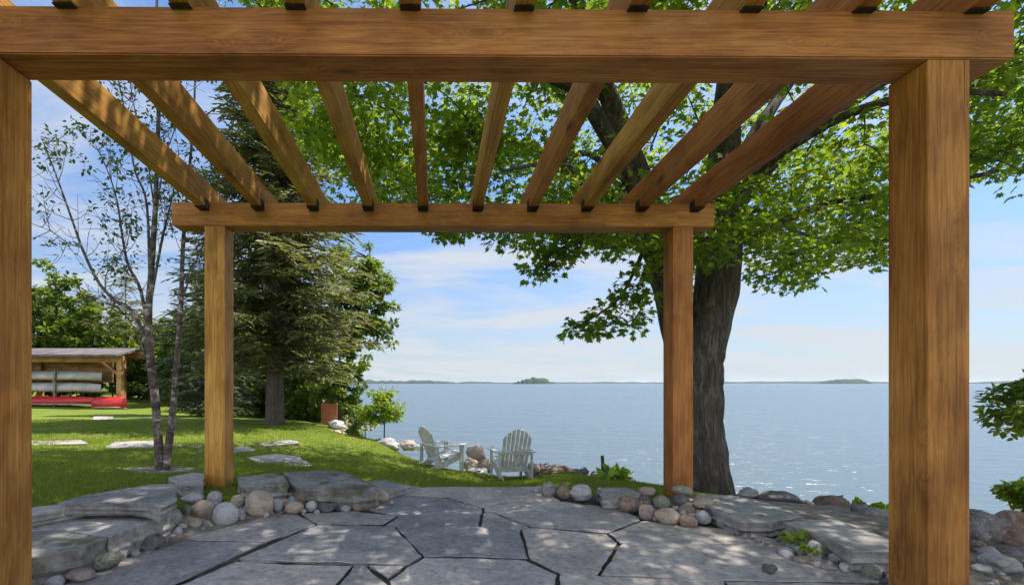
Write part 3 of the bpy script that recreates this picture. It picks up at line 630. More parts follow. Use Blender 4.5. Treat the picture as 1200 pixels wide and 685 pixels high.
# ---------------------------------------------------------------- path and stepping stones in the lawn
def stepping(pts, label, seed):
    ps = [G(x, y, .08) for x, y in pts]; z = max(tz(p.x, p.y) for p in ps)+.03
    for _ in range(4):
        ps = [G(x, y, z) for x, y in pts]; z = np.mean([tz(p.x, p.y) for p in ps])+.016
    c = sum(ps, Vector())/len(ps); vs, fs = slab_bm([(p.x-c.x, p.y-c.y) for p in ps], .06, .06, .008, .06, seed, .012)
    mb = MB(); mb.add(vs, fs); o = mb.build('stepping_stone', FLAG); o.location = (c.x, c.y, z-.06); tag(o, label, 'stepping stone', 'stepping stones in the lawn')
stepping([(290, 535), (325, 531), (350, 534), (366, 544), (345, 548), (312, 547)], 'wide grey stepping stone nearest the back ledge', 1)
stepping([(296, 518), (340, 515), (352, 518), (310, 522)], 'thin pale stepping stone just behind the nearest one', 2)
stepping([(262, 524), (290, 522), (300, 527), (268, 530)], 'pale stepping stone right beside the back left post', 3)
stepping([(200, 520), (236, 521), (238, 529), (214, 528)], 'stepping stone between the birch and the back left post', 4)
stepping([(135, 517), (181, 516), (184, 524), (122, 524)], 'long pale stepping stone left of the birch', 5)
stepping([(30, 516), (96, 515), (104, 519), (30, 521)], 'pale stepping stone beside the near left post', 6)
stepping([(110, 487), (132, 487), (134, 491), (108, 491)], 'small distant stepping stone in front of the boat shed', 7)

# ---------------------------------------------------------------- lawn chairs
def make_chair(name):
    r = empty(name)
    m = MB()
    for k in range(6):
        s = k/5; m.box((0, .30-.50*s, .385-.115*s), (.52, .085, .022), Matrix.Rotation(R(13), 3, 'X'))
    m.build('seat', CHAIRW, r, bevel=.004)
    m = MB(); nS = 7
    d = Vector((0, -.40, .86)).normalized(); nv = Vector((0, .86, .40)).normalized()*.010
    arch = lambda x: .80-.20*(abs(x)/.27)**2.2
    for k in range(nS):
        s = (k-(nS-1)/2)/((nS-1)/2); xb = s*.215; xt = s*.232; o0 = Vector((0, -.20, .235)); pr = []
        for x, hgt in ((xb-.027, 0), (xb+.027, 0), (xt+.029, arch(xt+.029)), (xt, arch(xt)+.004), (xt-.029, arch(xt-.029))): pr.append(o0+Vector((x, 0, 0))+d*hgt)
        m.add([p_-nv for p_ in pr]+[p_+nv for p_ in pr], [(4, 3, 2, 1, 0), (5, 6, 7, 8, 9)]+[(i, (i+1) % 5, (i+1) % 5+5, i+5) for i in range(5)])
    m.build('backrest', CHAIRW, r, bevel=.003)
    m = MB(); m.box((0, -.375, .545), (.60, .03, .07), Matrix.Rotation(R(25), 3, 'X')); m.build('back_brace', CHAIRW, r, bevel=.004)
    m = MB(); m.box((0, -.225, .245), (.52, .03, .09)); m.build('rear_rail', CHAIRW, r, bevel=.004)
    m = MB(); m.box((0, .335, .345), (.56, .025, .11)); m.build('front_rail', CHAIRW, r, bevel=.004)
    for s in (-1, 1):
        m = MB(); m.add([(s*.315+dx, y, z) for z in (.545, .57) for dx, y in ((-.05, -.42), (.05, -.42), (.075, .30), (.05, .41), (-.05, .41), (-.075, .30))],
                        [(5, 4, 3, 2, 1, 0), (6, 7, 8, 9, 10, 11)]+[(k, (k+1) % 6, (k+1) % 6+6, k+6) for k in range(6)]); m.build('armrest', CHAIRW, r, bevel=.003)
        m = MB(); m.box((s*.295, .29, .272), (.03, .10, .54)); m.build('front_leg', CHAIRW, r, bevel=.004)
        m = MB(); m.bar((s*.272, .34, .33), (s*.272, -.60, .035), .028, .12); m.build('side_rail', CHAIRW, r, bevel=.004)
        m = MB(); m.box((s*.30, -.36, .272), (.03, .08, .54)); m.build('rear_leg', CHAIRW, r, bevel=.004)
    return r
ch = make_chair('lawn_chair')
p = P(598, 561, 8.0); ch.location = (p.x, p.y, tz(p.x, p.y)-.02); ch.rotation_euler = (0, 0, R(7)); ch.scale = (.9, .92, .96)
tag(ch, 'white slatted wooden lawn chair with its back turned to the patio', 'chair', 'lawn chairs by the fire ring')
ch2 = copy_tree(ch); ch2.scale = (.84, .84, .86); p = P(519, 549, 8.6); ch2.location = (p.x, p.y, tz(p.x, p.y)-.02); ch2.rotation_euler = (0, 0, R(-56))
tag(ch2, 'white slatted wooden lawn chair seen from the side, facing the fire ring', 'chair', 'lawn chairs by the fire ring')

# ---------------------------------------------------------------- boat shed, boats
SY = 20.0
shed = empty('boat_shed', P(93, 480, SY)); tag(shed, 'open timber boat shed with a grey roof at the far end of the lawn', 'shed'); sb = shed.location
def part(mb, name, m, **k):
    o = mb.build(name, m, shed, **k); o.location = -sb; return o
X0, X1 = -22.5, P(141, 480, SY).x; g0 = tz(X1, SY)-.05
m = MB(); rf = [(X0-.3, SY-.5, 2.22), (X1+.16, SY-.5, 2.22), (X1+.06, SY+1.45, 2.62), (X0-.3, SY+1.45, 2.62)]
m.add([(x, y, z) for x, y, z in rf]+[(x, y, z+.09) for x, y, z in rf], [(3, 2, 1, 0), (4, 5, 6, 7), (0, 1, 5, 4), (1, 2, 6, 5), (2, 3, 7, 6), (3, 0, 4, 7)]); part(m, 'roof', SHINGLE)
for xx in (X0, (X0+X1)/2, X1):
    for yy, h in ((SY, 2.29), (SY+1.25, 2.5)):
        m = MB(); m.box((xx-(.75 if yy > SY and xx == X1 else 0), yy, (g0+h)/2), (.2, .2, h-g0)); part(m, 'post', WOOD_OLD)
m = MB(); m.box(((X0+X1)/2, SY-.0, 2.13), (X1-X0+.3, .14, .24)); part(m, 'beam', WOOD_OLD)
m = MB(); m.box(((X0+X1)/2, SY+1.25, 2.36), (X1-X0+.3, .14, .3)); part(m, 'beam', WOOD_OLD)
m = MB(); m.bar((X1-.75, SY, 2.03), (X1-.03, SY, 1.45), .1, .1, (0, 1, 0)); part(m, 'brace', WOOD_OLD)
m = MB()
for k in range(5): m.box(((X0+X1)/2-.6, SY+1.36, 1.24+.235*k), (X1-X0-1.3, .05, .222))
part(m, 'back_wall', WOOD_OLD)
for xx in (-16.6, -19.5):
    for yy in (SY+.30, SY+1.15):
        m = MB(); m.box((xx, yy, .8), (.09, .09, 1.7)); part(m, 'rack_post', plain('rack_timber', (.2, .17, .14), (.3, .26, .22)))
    for zz2 in (.22, .74, 1.25):
        m = MB(); m.box((xx, SY+.7, zz2), (.07, 1.0, .08)); part(m, 'rack_arm', bpy.data.materials['rack_timber'])
def boat(name, L, Wd, H, m, loc, label, cat, group, trim=None, flip=True):
    n = 28; mb = MB(); vs = []; K = 9
    for i in range(n+1):
        s = -1+2*i/n; wv = Wd/2*max(.02, (1-abs(s)**2.4)); hh = H*(1+.35*abs(s)**4)
        for k in range(K):
            a = -math.pi/2+math.pi*k/(K-1); vs.append((s*L/2, math.sin(a)*wv, hh*.0+(-math.cos(a)**.8)*H*(1-.25*s**4) if abs(math.cos(a)) > 1e-6 else .2*H*abs(s)**4))
    fs = [(i*K+k, (i+1)*K+k, (i+1)*K+k+1, i*K+k+1) for i in range(n) for k in range(K-1)]+[(i*K, i*K+K-1, (i+1)*K+K-1, (i+1)*K) for i in range(n)]
    mb.add(vs, fs); r = empty(name, loc)
    h = mb.build('hull', m, r, smooth=True); h.rotation_euler = (math.pi if flip else 0, 0, 0)
    mb = MB()
    for sgn in (-1, 1):
        pts = [(-L/2+L*i/20, sgn*Wd/2*max(.02, (1-abs(-1+2*i/20)**2.4)), -.02+(-.15*H*abs(-1+2*i/20)**4 if flip else .15*H*abs(-1+2*i/20)**4)) for i in range(21)]
        mb.tube(pts, [.022]*21, 5)
    mb.build('gunwale', trim or WOOD_OLD, r)
    return tag(r, label, cat, group)
BG = 'boats stored in the boat shed'
boat('canoe', 5.2, .85, .36, OFFW, (P(120, 440, SY+.75).x-2.6, SY+.72, 1.30), 'pale upturned canoe on the top rack of the boat shed', 'canoe', BG)
boat('canoe', 5.2, .85, .36, OFFW, (P(119, 455, SY+.75).x-2.6, SY+.72, .79), 'pale upturned canoe on the middle rack of the boat shed', 'canoe', BG)
GREYT = plain('grey_trim', (.3, .3, .3), (.4, .4, .4))
boat('kayak', 3.6, .70, .30, RED, (P(113, 475, SY+.3).x-1.8, SY+.3, tz(-16, SY)+.16), 'long red kayak lying under the rack of the boat shed', 'kayak', BG, GREYT)
boat('kayak', 1.5, .6, .42, RED, (P(126, 475, SY-.3).x, SY-.2, tz(-14.5, SY)+.1), 'short red boat beside the right post of the boat shed', 'kayak', BG, GREYT)

# ---------------------------------------------------------------- rusty panel, stakes
pan = P(386, 497, 12.6); m = MB(); m.box((0, 0, .29), (.36, .04, .58)); 
for s in (-1, 1): m.box((s*.195, 0, .28), (.035, .06, .62))
o = m.build('steel_panel', RUST, bevel=.006); o.location = (pan.x, pan.y, pan.z-.02); tag(o, 'rusty brown upright panel standing at the edge of the trees', 'panel')
pst = P(706, 556, 7.2); m = MB(); m.tube([(0, 0, -.1), (.01, 0, .15), (0, .01, .36)], [.03, .028, .024], 8)
o = m.build('garden_stake', plain('dark_green_wood', (.03, .05, .025), (.06, .08, .04))); o.location = (pst.x, pst.y, tz(pst.x, pst.y)); tag(o, 'short dark green stake in the grass left of the back right post', 'stake')

# ---------------------------------------------------------------- trees
def rand_dirs(n, zsc=1.0):
    v = rng.normal(size=(n, 3)); v[:, 2] *= zsc; return v/np.linalg.norm(v, axis=1, keepdims=True)
def leaves_at(cent, rad, per, zflat=.6):
    """per leaves round each clump centre"""
    n = len(cent)*per; c_ = np.repeat(cent, per, 0); r_ = np.repeat(rad, per)
    off = rand_dirs(n)*(rng.random(n)**.5)[:, None]*r_[:, None]; off[:, 2] *= zflat
    ax = off*np.array([1, 1, .3])/(np.linalg.norm(off, axis=1, keepdims=True)+1e-6)+rng.normal(size=(n, 3))*.45+np.array([0, 0, -.35])
    nr = np.array([0, 0, 1.0])+rng.normal(size=(n, 3))*.45
    return c_+off, ax, nr
# the big maple
MPX = P(822, 581, 6.5); maple = empty('maple_tree', (MPX.x, 6.5, tz(MPX.x, 6.5)-.05)); mo = maple.location.copy()
tag(maple, 'big spreading maple with a forked dark trunk behind the pergola', 'tree')
q = lambda x, y, Y=6.5: P(x, y, Y)
base = Vector((MPX.x, 6.5, mo.z-.3))
TR = MB()
tp = smooth_line([base, q(821, 578), q(817, 530), q(815, 470), q(816, 430), q(826, 390), q(838, 345), q(842, 300), q(843, 260), q(848, 200, 6.6), q(852, 120, 6.7), q(862, 0, 6.9), Vector((4.4, 7.0, 8.2)), Vector((4.6, 7.0, 10.2))], 66); TR.tube(tp, list(np.interp(np.linspace(0, 1, 66), [0, .06, .13, .22, .30, .36, .45, .6, .8, 1], [.60, .435, .375, .338, .335, .30, .275, .25, .15, .03])), 22, .16)
st1 = smooth_line([q(812, 470), q(804, 425), q(794, 385), q(781, 330), q(770, 280, 6.4), q(752, 215, 6.3), q(720, 130, 6.1), q(680, 20, 5.8), Vector((1.0, 5.5, 8.4)), Vector((.4, 5.2, 10.2))], 40)
st2 = smooth_line([q(826, 425), q(838, 370), q(842, 310), q(842, 260), q(846, 200, 6.6), q(850, 120, 6.7), q(862, 0, 6.9), Vector((4.4, 7.2, 9.0)), Vector((4.6, 7.3, 11.5))], 40)
TR.tube(st1, list(np.interp(np.linspace(0, 1, 40), [0, .12, .3, .6, 1], [.26, .235, .20, .14, .03])), 14, .16)
limbs = [st1, st2]
def limb(ctrl, r0, r1=.02):
    l = smooth_line(ctrl, 22); TR.tube(l, list(np.linspace(r0, r1, 22)), 9, .15); limbs.append(l)
limb([st2[14], q(885, 215, 6.7), q(935, 160, 7.0), q(1000, 120, 7.3), q(1100, 60, 7.6), q(1200, 20, 7.8)], .13)
limb([st2[11], q(868, 282, 6.4), q(905, 265, 6.2), q(965, 240, 6.0), q(1060, 225, 5.6), q(1170, 200, 5.2)], .085)
limb([st2[17], q(890, 150, 6.9), q(930, 90, 7.6), q(985, 10, 8.6), Vector((6.8, 10, 7.6))], .12)
limb([st2[13], q(880, 245, 7.2), q(930, 270, 8.0), q(985, 285, 8.8)], .05)
limb([st1[13], q(735, 250, 6.5), q(690, 215, 6.8), q(630, 180, 7.2), q(560, 150, 7.6), q(470, 120, 8.0), q(390, 110, 8.2)], .12)
limb([st1[10], q(758, 300, 6.1), q(745, 315, 5.9), q(725, 350, 5.7), q(690, 375, 5.5)], .04, .008)
limb([st1[11], q(745, 255, 6.0), q(705, 270, 5.7), q(660, 290, 5.5), q(635, 305, 5.4)], .05, .01)
limb([st1[18], q(690, 120, 5.6), q(620, 60, 4.8), Vector((.6, 3.8, 5.6)), Vector((-.6, 3.0, 6.2))], .11)
limb([st1[20], Vector((.6, 6.2, 6.8)), Vector((-.8, 6.6, 7.4)), Vector((-2.0, 7, 7.8))], .10)
limb([st2[20], Vector((3.8, 5.2, 6.2)), Vector((3.6, 3.5, 7)), Vector((3.4, 2.2, 7.6))], .11)
limb([st2[22], Vector((5.6, 6.2, 7.2)), Vector((7.2, 5.2, 7.8)), Vector((8.6, 4.6, 8.0))], .11)
limb([st1[15], q(705, 190, 5.6), q(650, 190, 5.0), q(590, 200, 4.9)], .05, .012)
limb([st2[16], q(900, 190, 5.8), q(980, 140, 5.2), q(1080, 110, 4.6), q(1180, 110, 4.2)], .09)
# clump centres: an ellipsoid crown whose lower skirt follows the drooping outline
OUT = np.array([(250, -40), (330, 40), (350, 120), (372, 190), (420, 222), (470, 245), (505, 262), (560, 255), (600, 272), (625, 305), (660, 305), (678, 285), (730, 290), (770, 300), (800, 330), (865, 300), (880, 300), (915, 322), (950, 320), (985, 290), (1010, 298), (1045, 290), (1100, 230), (1145, 205), (1170, 195), (1205, 215), (1300, 150), (1500, 0)], float)
def in_crown(p, s=1.0): return ((p[:, 0]-3.5)/(6.4*s))**2+((p[:, 1]-6.4)/(4.5*s))**2+((p[:, 2]-6.4)/(4.7*s))**2
cl = []
c0 = np.array([3.5, 6.4, 6.4])+(rng.random((9000, 3))*2-1)*np.array([6.4, 4.5, 4.7]); e = in_crown(c0); c0 = c0[(e < 1) & (rng.random(9000) < .25+.75*np.clip(e*1.3, 0, 1))]
pxs = CX+c0[:, 0]/np.maximum(c0[:, 1], .3)*F; pys = CY-(c0[:, 2]-HC)/np.maximum(c0[:, 1], .3)*F
ok = (pys < np.interp(pxs, OUT[:, 0], OUT[:, 1])) & ((c0[:, 2] > 3.7) | (c0[:, 1] > 5.4)) & (c0[:, 2] > 2.2)
cl.append(c0[ok][:720])
sx = rng.uniform(335, 1290, 900); Yd = rng.uniform(5.0, 9.0, 900); sy = np.interp(sx, OUT[:, 0], OUT[:, 1])-np.abs(rng.normal(size=900))*70-4
c1 = np.stack([(sx-CX)/F*Yd, Yd, HC-(sy-CY)/F*Yd], 1); c1 = c1[in_crown(c1, 1.06) < 1]; cl.append(c1[:420])
dr = [(752, 322), (740, 332), (725, 345), (745, 350), (712, 358), (730, 366), (698, 370), (752, 372), (715, 380), (680, 380), (668, 387), (738, 385), (700, 390), (758, 352), (690, 386), (632, 312), (645, 318), (655, 300), (626, 318), (640, 296), (668, 296), (510, 268), (520, 276), (530, 272), (545, 268), (580, 282), (905, 330), (925, 336), (940, 334), (885, 322), (1000, 305), (1020, 308), (1035, 300)]
cl.append(np.array([P(x, y, rng.uniform(5.3, 6.1) if x < 860 else rng.uniform(6, 7.4)) for x, y in dr]))
shade_cl = (rng.random((600, 3))*2-1)*np.array([3.0, 2.6, 2.2])+np.array([2.6, 4.4, 6.3]); shade_cl = shade_cl[(((shade_cl-np.array([2.6, 4.4, 6.3]))/np.array([3.0, 2.6, 2.2]))**2).sum(1) < 1][:190]; cl.insert(0, shade_cl)  # extra clumps out of view above the pergola, added to shade the patio
CL = np.concatenate(cl); LIMB = np.array([p for l in limbs for p in l[6:]]); LIMB = np.concatenate([LIMB, np.array([p[:] for p in st1[12:]]), np.array([p[:] for p in st2[12:]])])
order = np.argsort([np.linalg.norm(LIMB-c_, axis=1).min() for c_ in CL])
for c_ in CL[order]:
    d = np.linalg.norm(LIMB-c_, axis=1)+np.where(LIMB[:, 2] > c_[2]+.3, .6, 0); a = Vector(LIMB[d.argmin()]); b_ = Vector(c_); L = (b_-a).length
    if L > 3.0: continue
    k = 6; mid = a.lerp(b_, .5)+Vector((random.uniform(-.12, .12), random.uniform(-.12, .12), .08))*L
    sl_ = smooth_line([a, mid, b_], k); TR.tube(sl_, list(np.linspace(.007+.007*L, .004, k)), 5); LIMB = np.concatenate([LIMB, np.array([p_[:] for p_ in sl_[2:]])])
o = TR.build('trunk', BARK_M, maple, smooth=True); o.location = -mo
nd = len(dr); radc = rng.uniform(.30, .52, len(CL)); radc[-nd:] = rng.uniform(.14, .22, nd)
pos, ax, nr = leaves_at(CL[:-nd], radc[:-nd], 68, .62); pos2, ax2, nr2 = leaves_at(CL[-nd:], radc[-nd:], 38, .7)
pos = np.concatenate([pos, pos2]); ax = np.concatenate([ax, ax2]); nr = np.concatenate([nr, nr2])
o = leaf_mesh('crown', *MAPLE, pos, ax, nr, rng.uniform(.055, .115, len(pos)), MAPLE_L, maple); o.location = -mo

# more of the crown to the right of the near post and over the far right rafters
# the tree that shades the patio from the right, its trunk beside the viewer's right shoulder
t2 = empty('maple_tree', (6.4, -1.2, tz(6.4, -1.2)-.05)); tag(t2, 'second leafy maple whose branches hang in at the upper right corner over the water', 'tree')
T2 = MB(); l2 = smooth_line([(0, 0, -.3), (.05, 0, 1.5), (-.1, .1, 3.2), (-.3, .3, 5.5), (-.2, .3, 9.0)], 20); T2.tube(l2, list(np.linspace(.3, .04, 20)), 14, .15)
c2 = (rng.random((2600, 3))*2-1)*np.array([2.8, 3.0, 2.6])+np.array([-.1, .6, 6.9]); c2 = c2[((c2[:, 0]+.1)/2.8)**2+((c2[:, 1]-.6)/3.0)**2+((c2[:, 2]-6.9)/2.6)**2 < 1][:200]
e2 = np.stack([rng.uniform(-1.3, 1.2, 60), rng.uniform(3.6, 6.2, 60), rng.uniform(4.2, 6.0, 60)], 1); c2 = np.concatenate([c2, e2]); L2 = np.array([p[:] for p in l2[7:]])
hub = [smooth_line([l2[9], (-.3, 1.8, 5.0), (-.2, 3.4, 5.5), (0, 5.2, 5.4)], 14), smooth_line([l2[10], (-1.5, .6, 6.4), (-3.2, .8, 7.0)], 12), smooth_line([l2[11], (1.2, 1.0, 6.6), (2.6, 1.4, 7.2)], 12)]
for h_ in hub: T2.tube(h_, list(np.linspace(.10, .02, len(h_))), 8, .12); L2 = np.concatenate([L2, np.array([p[:] for p in h_[2:]])])
for c_ in c2:
    d = np.linalg.norm(L2-c_, axis=1); a = Vector(L2[d.argmin()]); b_ = Vector(c_); T2.tube(smooth_line([a, a.lerp(b_, .5)+Vector((0, 0, .1)), b_], 5), list(np.linspace(.018, .004, 5)), 5)
T2.build('trunk', BARK_M, t2, smooth=True)
pos, ax, nr = leaves_at(c2, rng.uniform(.3, .55, len(c2)), 60, .62); leaf_mesh('crown', *MAPLE, pos, ax, nr, rng.uniform(.07, .125, len(pos)), MAPLE_L, t2)

# the birch on the left lawn
BY = 5.2; bb = P(190, 552, BY); birch = empty('birch_tree', (bb.x, BY, tz(bb.x, BY)-.03)); bo = birch.location.copy()
tag(birch, 'slender two-stemmed birch with thin bare branches on the left lawn', 'tree')
TB = MB(); w = lambda x, y, Y=BY: P(x, y, Y); blimbs = []
def bl(ctrl, r0, r1, n=26, sides=9):
    l = smooth_line(ctrl, n); TB.tube(l, list(np.linspace(r0*.86, r1*.9, n)), sides, .2); blimbs.append(l); return l
s1 = bl([w(188, 560), w(186, 520), w(182, 470), w(176, 410), w(174, 372), w(177, 320), w(181, 260), w(184, 190), w(186, 110), w(184, 20), w(182, -60)], .06, .012, 40)
s2 = bl([w(194, 560), w(198, 520), w(204, 465), w(208, 410), w(212, 360), w(214, 300, 5.3), w(219, 230, 5.4), w(226, 150, 5.5), w(230, 60, 5.6)], .05, .01, 36)
b1 = bl([s1[11], w(158, 368), w(135, 352), w(115, 330), w(98, 295), w(86, 262), (w(74, 228)), w(60, 190), w(48, 160)], .026, .006)
b2 = bl([s1[13], w(165, 340), w(150, 310), w(143, 275), w(138, 240), w(128, 205), w(112, 170)], .022, .005)
b3 = bl([s1[16], w(188, 290), w(196, 255), w(204, 220), w(210, 175)], .018, .005)
b4 = bl([s1[18], w(172, 240), w(158, 200), w(150, 150), w(140, 100), w(128, 60)], .018, .005)
b5 = bl([b1[13], w(80, 285), w(62, 272), w(46, 265)], .010, .003, 12)
b6 = bl([b1[8], w(125, 320), w(140, 300), w(150, 285)], .009, .003, 12)
b7 = bl([s1[10], w(150, 372), w(120, 352), w(100, 345)], .012, .003, 12); b8 = bl([s2[18], w(232, 300, 5.3), w(245, 270, 5.3), w(250, 230, 5.3)], .012, .003, 12)
b9 = bl([s1[22], w(192, 190), w(205, 150), w(212, 100)], .012, .003, 12); b10 = bl([s1[24], w(170, 170), w(158, 130), w(150, 80)], .012, .003, 12)
ends = []
for l in blimbs:
    for k in range(4, len(l), 2):
        if l in (s1, s2) and k < 16: continue
        for _ in range(2 if l not in (s1, s2) else 1):
            d = (l[min(k+1, len(l)-1)]-l[k-1]).normalized(); v = (d*.8+Vector(rand_dirs(1)[0])*.8).normalized(); L = random.uniform(.18, .5)
            e = l[k]+v*L+Vector((0, 0, .05)); TB.tube(smooth_line([l[k], l[k]+v*L*.5+Vector((0, 0, -.02)), e], 6), list(np.linspace(.005, .0018, 6)), 4)
            ends.append(e)
            for _ in range(2):
                f = e-v*L*random.uniform(.2, .7); g = f+(v*.5+Vector(rand_dirs(1)[0])).normalized()*random.uniform(.1, .28); TB.tube([f, g], [.003, .0014], 4); ends.append(g)
o = TB.build('trunk', BARK_B, birch, smooth=True); o.location = -bo
E = np.array([e[:] for e in ends]); pe = CX+E[:, 0]/E[:, 1]*F; pyy = CY-(E[:, 2]-HC)/E[:, 1]*F
leafy = (((pe > 58) & (pe < 112) & (pyy < 205)) | ((pe > 115) & (pyy < 270) & (rng.random(len(E)) < .55)) | (rng.random(len(E)) < .16))
pos, ax, nr = leaves_at(E[leafy], rng.uniform(.08, .16, leafy.sum()), 12, .9)
o = leaf_mesh('crown', *OVAL, pos, ax, nr, rng.uniform(.035, .065, len(pos)), BIRCH_L, birch); o.location = -bo

# conifers
def conifer(name, label, base, H, Rb, lm, bmk, z0=1.2, dens=1.0, droop=.35, seed=0, twig=.32, trunk=.22, group=None, sparse=0.0):
    r = empty(name, base); tag(r, label, 'tree', group); T = MB(); rs = np.random.default_rng(seed)
    T.tube([(0, 0, -.2), (0, 0, .25), (.02, 0, H*.3), (0, .03, H*.65), (0, 0, H)], [trunk*1.35, trunk, trunk*.78, trunk*.42, .015], 12, .15)
    pos = []; ax = []; nr = []; sz = []
    z = z0
    while z < H*.985:
        f = (z-z0)/(H-z0); Rl = Rb*(1-f)**.8*(.55+.45*min(1, f*6+.35)); nb = max(4, int((7 if f < .75 else 5)*dens))
        a0 = rs.random()*6.28
        for k in range(nb):
            if rs.random() < sparse: continue
            a = a0+6.283*k/nb+rs.normal()*.25; L = Rl*rs.uniform(.65, 1.12); zb = z+rs.normal()*.12; d = np.array([math.cos(a), math.sin(a), 0])
            n = max(4, int(L/.13)); up = .35*f
            pts = [np.array([0, 0, zb])+d*L*s+np.array([0, 0, L*(up*s-droop*s*(1-.45*s))]) for s in np.linspace(0, 1, 6)]
            T.tube(pts, list(np.linspace(.012+.012*L, .004, 6)), 5)
            side = np.array([-d[1], d[0], 0])
            for s in np.linspace(.12, 1, n):
                p0 = np.array([np.interp(s, np.linspace(0, 1, 6), [q_[j] for q_ in pts]) for j in range(3)])
                for sg in (-1, 1):
                    for q2 in range(2):
                        v = d*rs.uniform(.35, .9)+side*sg*rs.uniform(.3, 1.0)+np.array([0, 0, rs.uniform(-.45, .15)])
                        pos.append(p0+rs.normal(size=3)*.05); ax.append(v); nr.append(np.array([0, 0, 1])+rs.normal(size=3)*.4); sz.append(twig*rs.uniform(.6, 1.25)*(.75+.4*min(1, L)))
            pos.append(pts[-1]); ax.append(d+np.array([0, 0, -.1])); nr.append(np.array([0, 0, 1.0])); sz.append(twig)
        z += rs.uniform(.24, .36)/max(.6, dens)*(1 if f < .8 else .7)
    T.build('trunk', bmk, r, smooth=True)
    leaf_mesh('crown', *SPRAY, np.array(pos), np.array(ax), np.array(nr), np.array(sz), lm, r); return r
def broad(name, label, base, H, rx, rz, lm, per=38, n=120, leaf=(.12, .2), trunk=.12, group=None, lean=(0, 0), low=.25, cat='tree'):
    r = empty(name, base); tag(r, label, cat, group); T = MB()
    tp_ = smooth_line([(0, 0, -.2), (lean[0]*.2, lean[1]*.2, H*.3), (lean[0]*.6, lean[1]*.6, H*.6), (lean[0], lean[1], H*.92)], 12); T.tube(tp_, list(np.linspace(trunk, trunk*.12, 12)), 9, .15)
    c = rand_dirs(n*3)*(rng.random(n*3)**.4)[:, None]*np.array([rx, rx, rz])+np.array([lean[0]*.6, lean[1]*.6, H-rz])
    w_ = np.array([noise.noise(Vector(p)*(.9/max(.5, rx*.35))+Vector((base[0], base[1], 0))) for p in c]); c = c[np.argsort(-w_)][:int(n*1.6)]; c = c[c[:, 2] > H*low*rng.uniform(.3, 1, len(c))][:n]
    for p in c[::2]:
        a = min(tp_[3:], key=lambda t_: (t_-Vector(p)).length+max(0, t_.z-p[2])); b_ = Vector(p)
        T.tube(smooth_line([a, a.lerp(b_, .5)+Vector((0, 0, .08*rx)), b_], 5), list(np.linspace(trunk*.22, .006, 5)), 5)
    T.build('trunk', BARK_T, r, smooth=True)
    pos, ax, nr = leaves_at(c, rng.uniform(.22, .42, len(c))*max(.35, rx*.42), per, .75)
    leaf_mesh('crown', *OVAL, pos, ax, nr, rng.uniform(*leaf, len(pos)), lm, r); return r
def at(x, y, Y): p_ = P(x, y, Y); return (p_.x, p_.y, tz(p_.x, p_.y)-.05)
conifer('spruce_tree', 'tall spruce with a bare lower trunk beside the water', at(322, 500, 12.3), 11.5, 2.8, SPRUCE_L, BARK_S, 1.75, 1.3, .30, 3, .36, .24, 'spruces on the lawn')
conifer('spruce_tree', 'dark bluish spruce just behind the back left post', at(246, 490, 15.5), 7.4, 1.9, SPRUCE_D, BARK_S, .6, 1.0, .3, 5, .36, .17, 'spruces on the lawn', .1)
conifer('pine_tree', 'thin pine with a bare stem behind the boat shed', at(147, 478, 24.5), 6.6, 1.6, SPRUCE_L, BARK_S, 3.6, .8, -.05, 8, .42, .10, None, .3)
BT = 'leafy trees behind the lawn'
broad('leafy_tree', 'bright green tree rising above the left part of the shed roof', at(66, 478, 25.5), 7.7, 1.9, 3.2, BROAD_L, 46, 110, (.18, .30), .14, BT)
broad('leafy_tree', 'round green tree above the middle of the shed roof', at(108, 478, 26), 5.8, 1.8, 2.4, BROAD_L, 46, 100, (.18, .30), .13, BT)
broad('leafy_tree', 'yellowish tree low behind the right end of the shed', at(150, 478, 28), 4.4, 1.5, 1.9, LIME_L, 40, 60, (.18, .28), .1, BT)
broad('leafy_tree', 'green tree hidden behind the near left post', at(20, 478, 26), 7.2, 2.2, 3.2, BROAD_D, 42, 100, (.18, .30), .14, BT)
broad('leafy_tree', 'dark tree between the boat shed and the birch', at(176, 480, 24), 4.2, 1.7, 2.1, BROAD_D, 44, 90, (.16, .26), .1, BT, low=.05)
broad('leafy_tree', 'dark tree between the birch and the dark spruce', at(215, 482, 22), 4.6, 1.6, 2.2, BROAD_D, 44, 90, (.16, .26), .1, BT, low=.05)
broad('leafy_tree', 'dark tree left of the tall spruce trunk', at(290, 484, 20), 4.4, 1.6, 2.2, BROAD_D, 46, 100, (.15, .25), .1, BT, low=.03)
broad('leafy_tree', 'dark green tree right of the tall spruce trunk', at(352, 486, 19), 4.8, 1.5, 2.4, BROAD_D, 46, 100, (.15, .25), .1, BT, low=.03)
broad('leafy_tree', 'yellow green tree at the right end of the woods over the water', at(398, 490, 16), 4.6, 1.05, 2.3, BROAD_L, 46, 110, (.12, .2), .09, BT, low=.05)
broad('leafy_tree', 'slim tree whose crown leans over the water behind the spruce', at(395, 488, 17), 7.3, 1.5, 2.5, BROAD_L, 50, 150, (.12, .2), .10, BT, (1.2, 0), low=.4)
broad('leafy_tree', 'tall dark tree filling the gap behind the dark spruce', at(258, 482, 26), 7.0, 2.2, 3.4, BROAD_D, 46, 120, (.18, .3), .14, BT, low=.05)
broad('leafy_tree', 'tall dark tree behind the tall spruce', at(330, 482, 25), 7.5, 2.2, 3.6, BROAD_D, 46, 120, (.18, .3), .14, BT, low=.05)
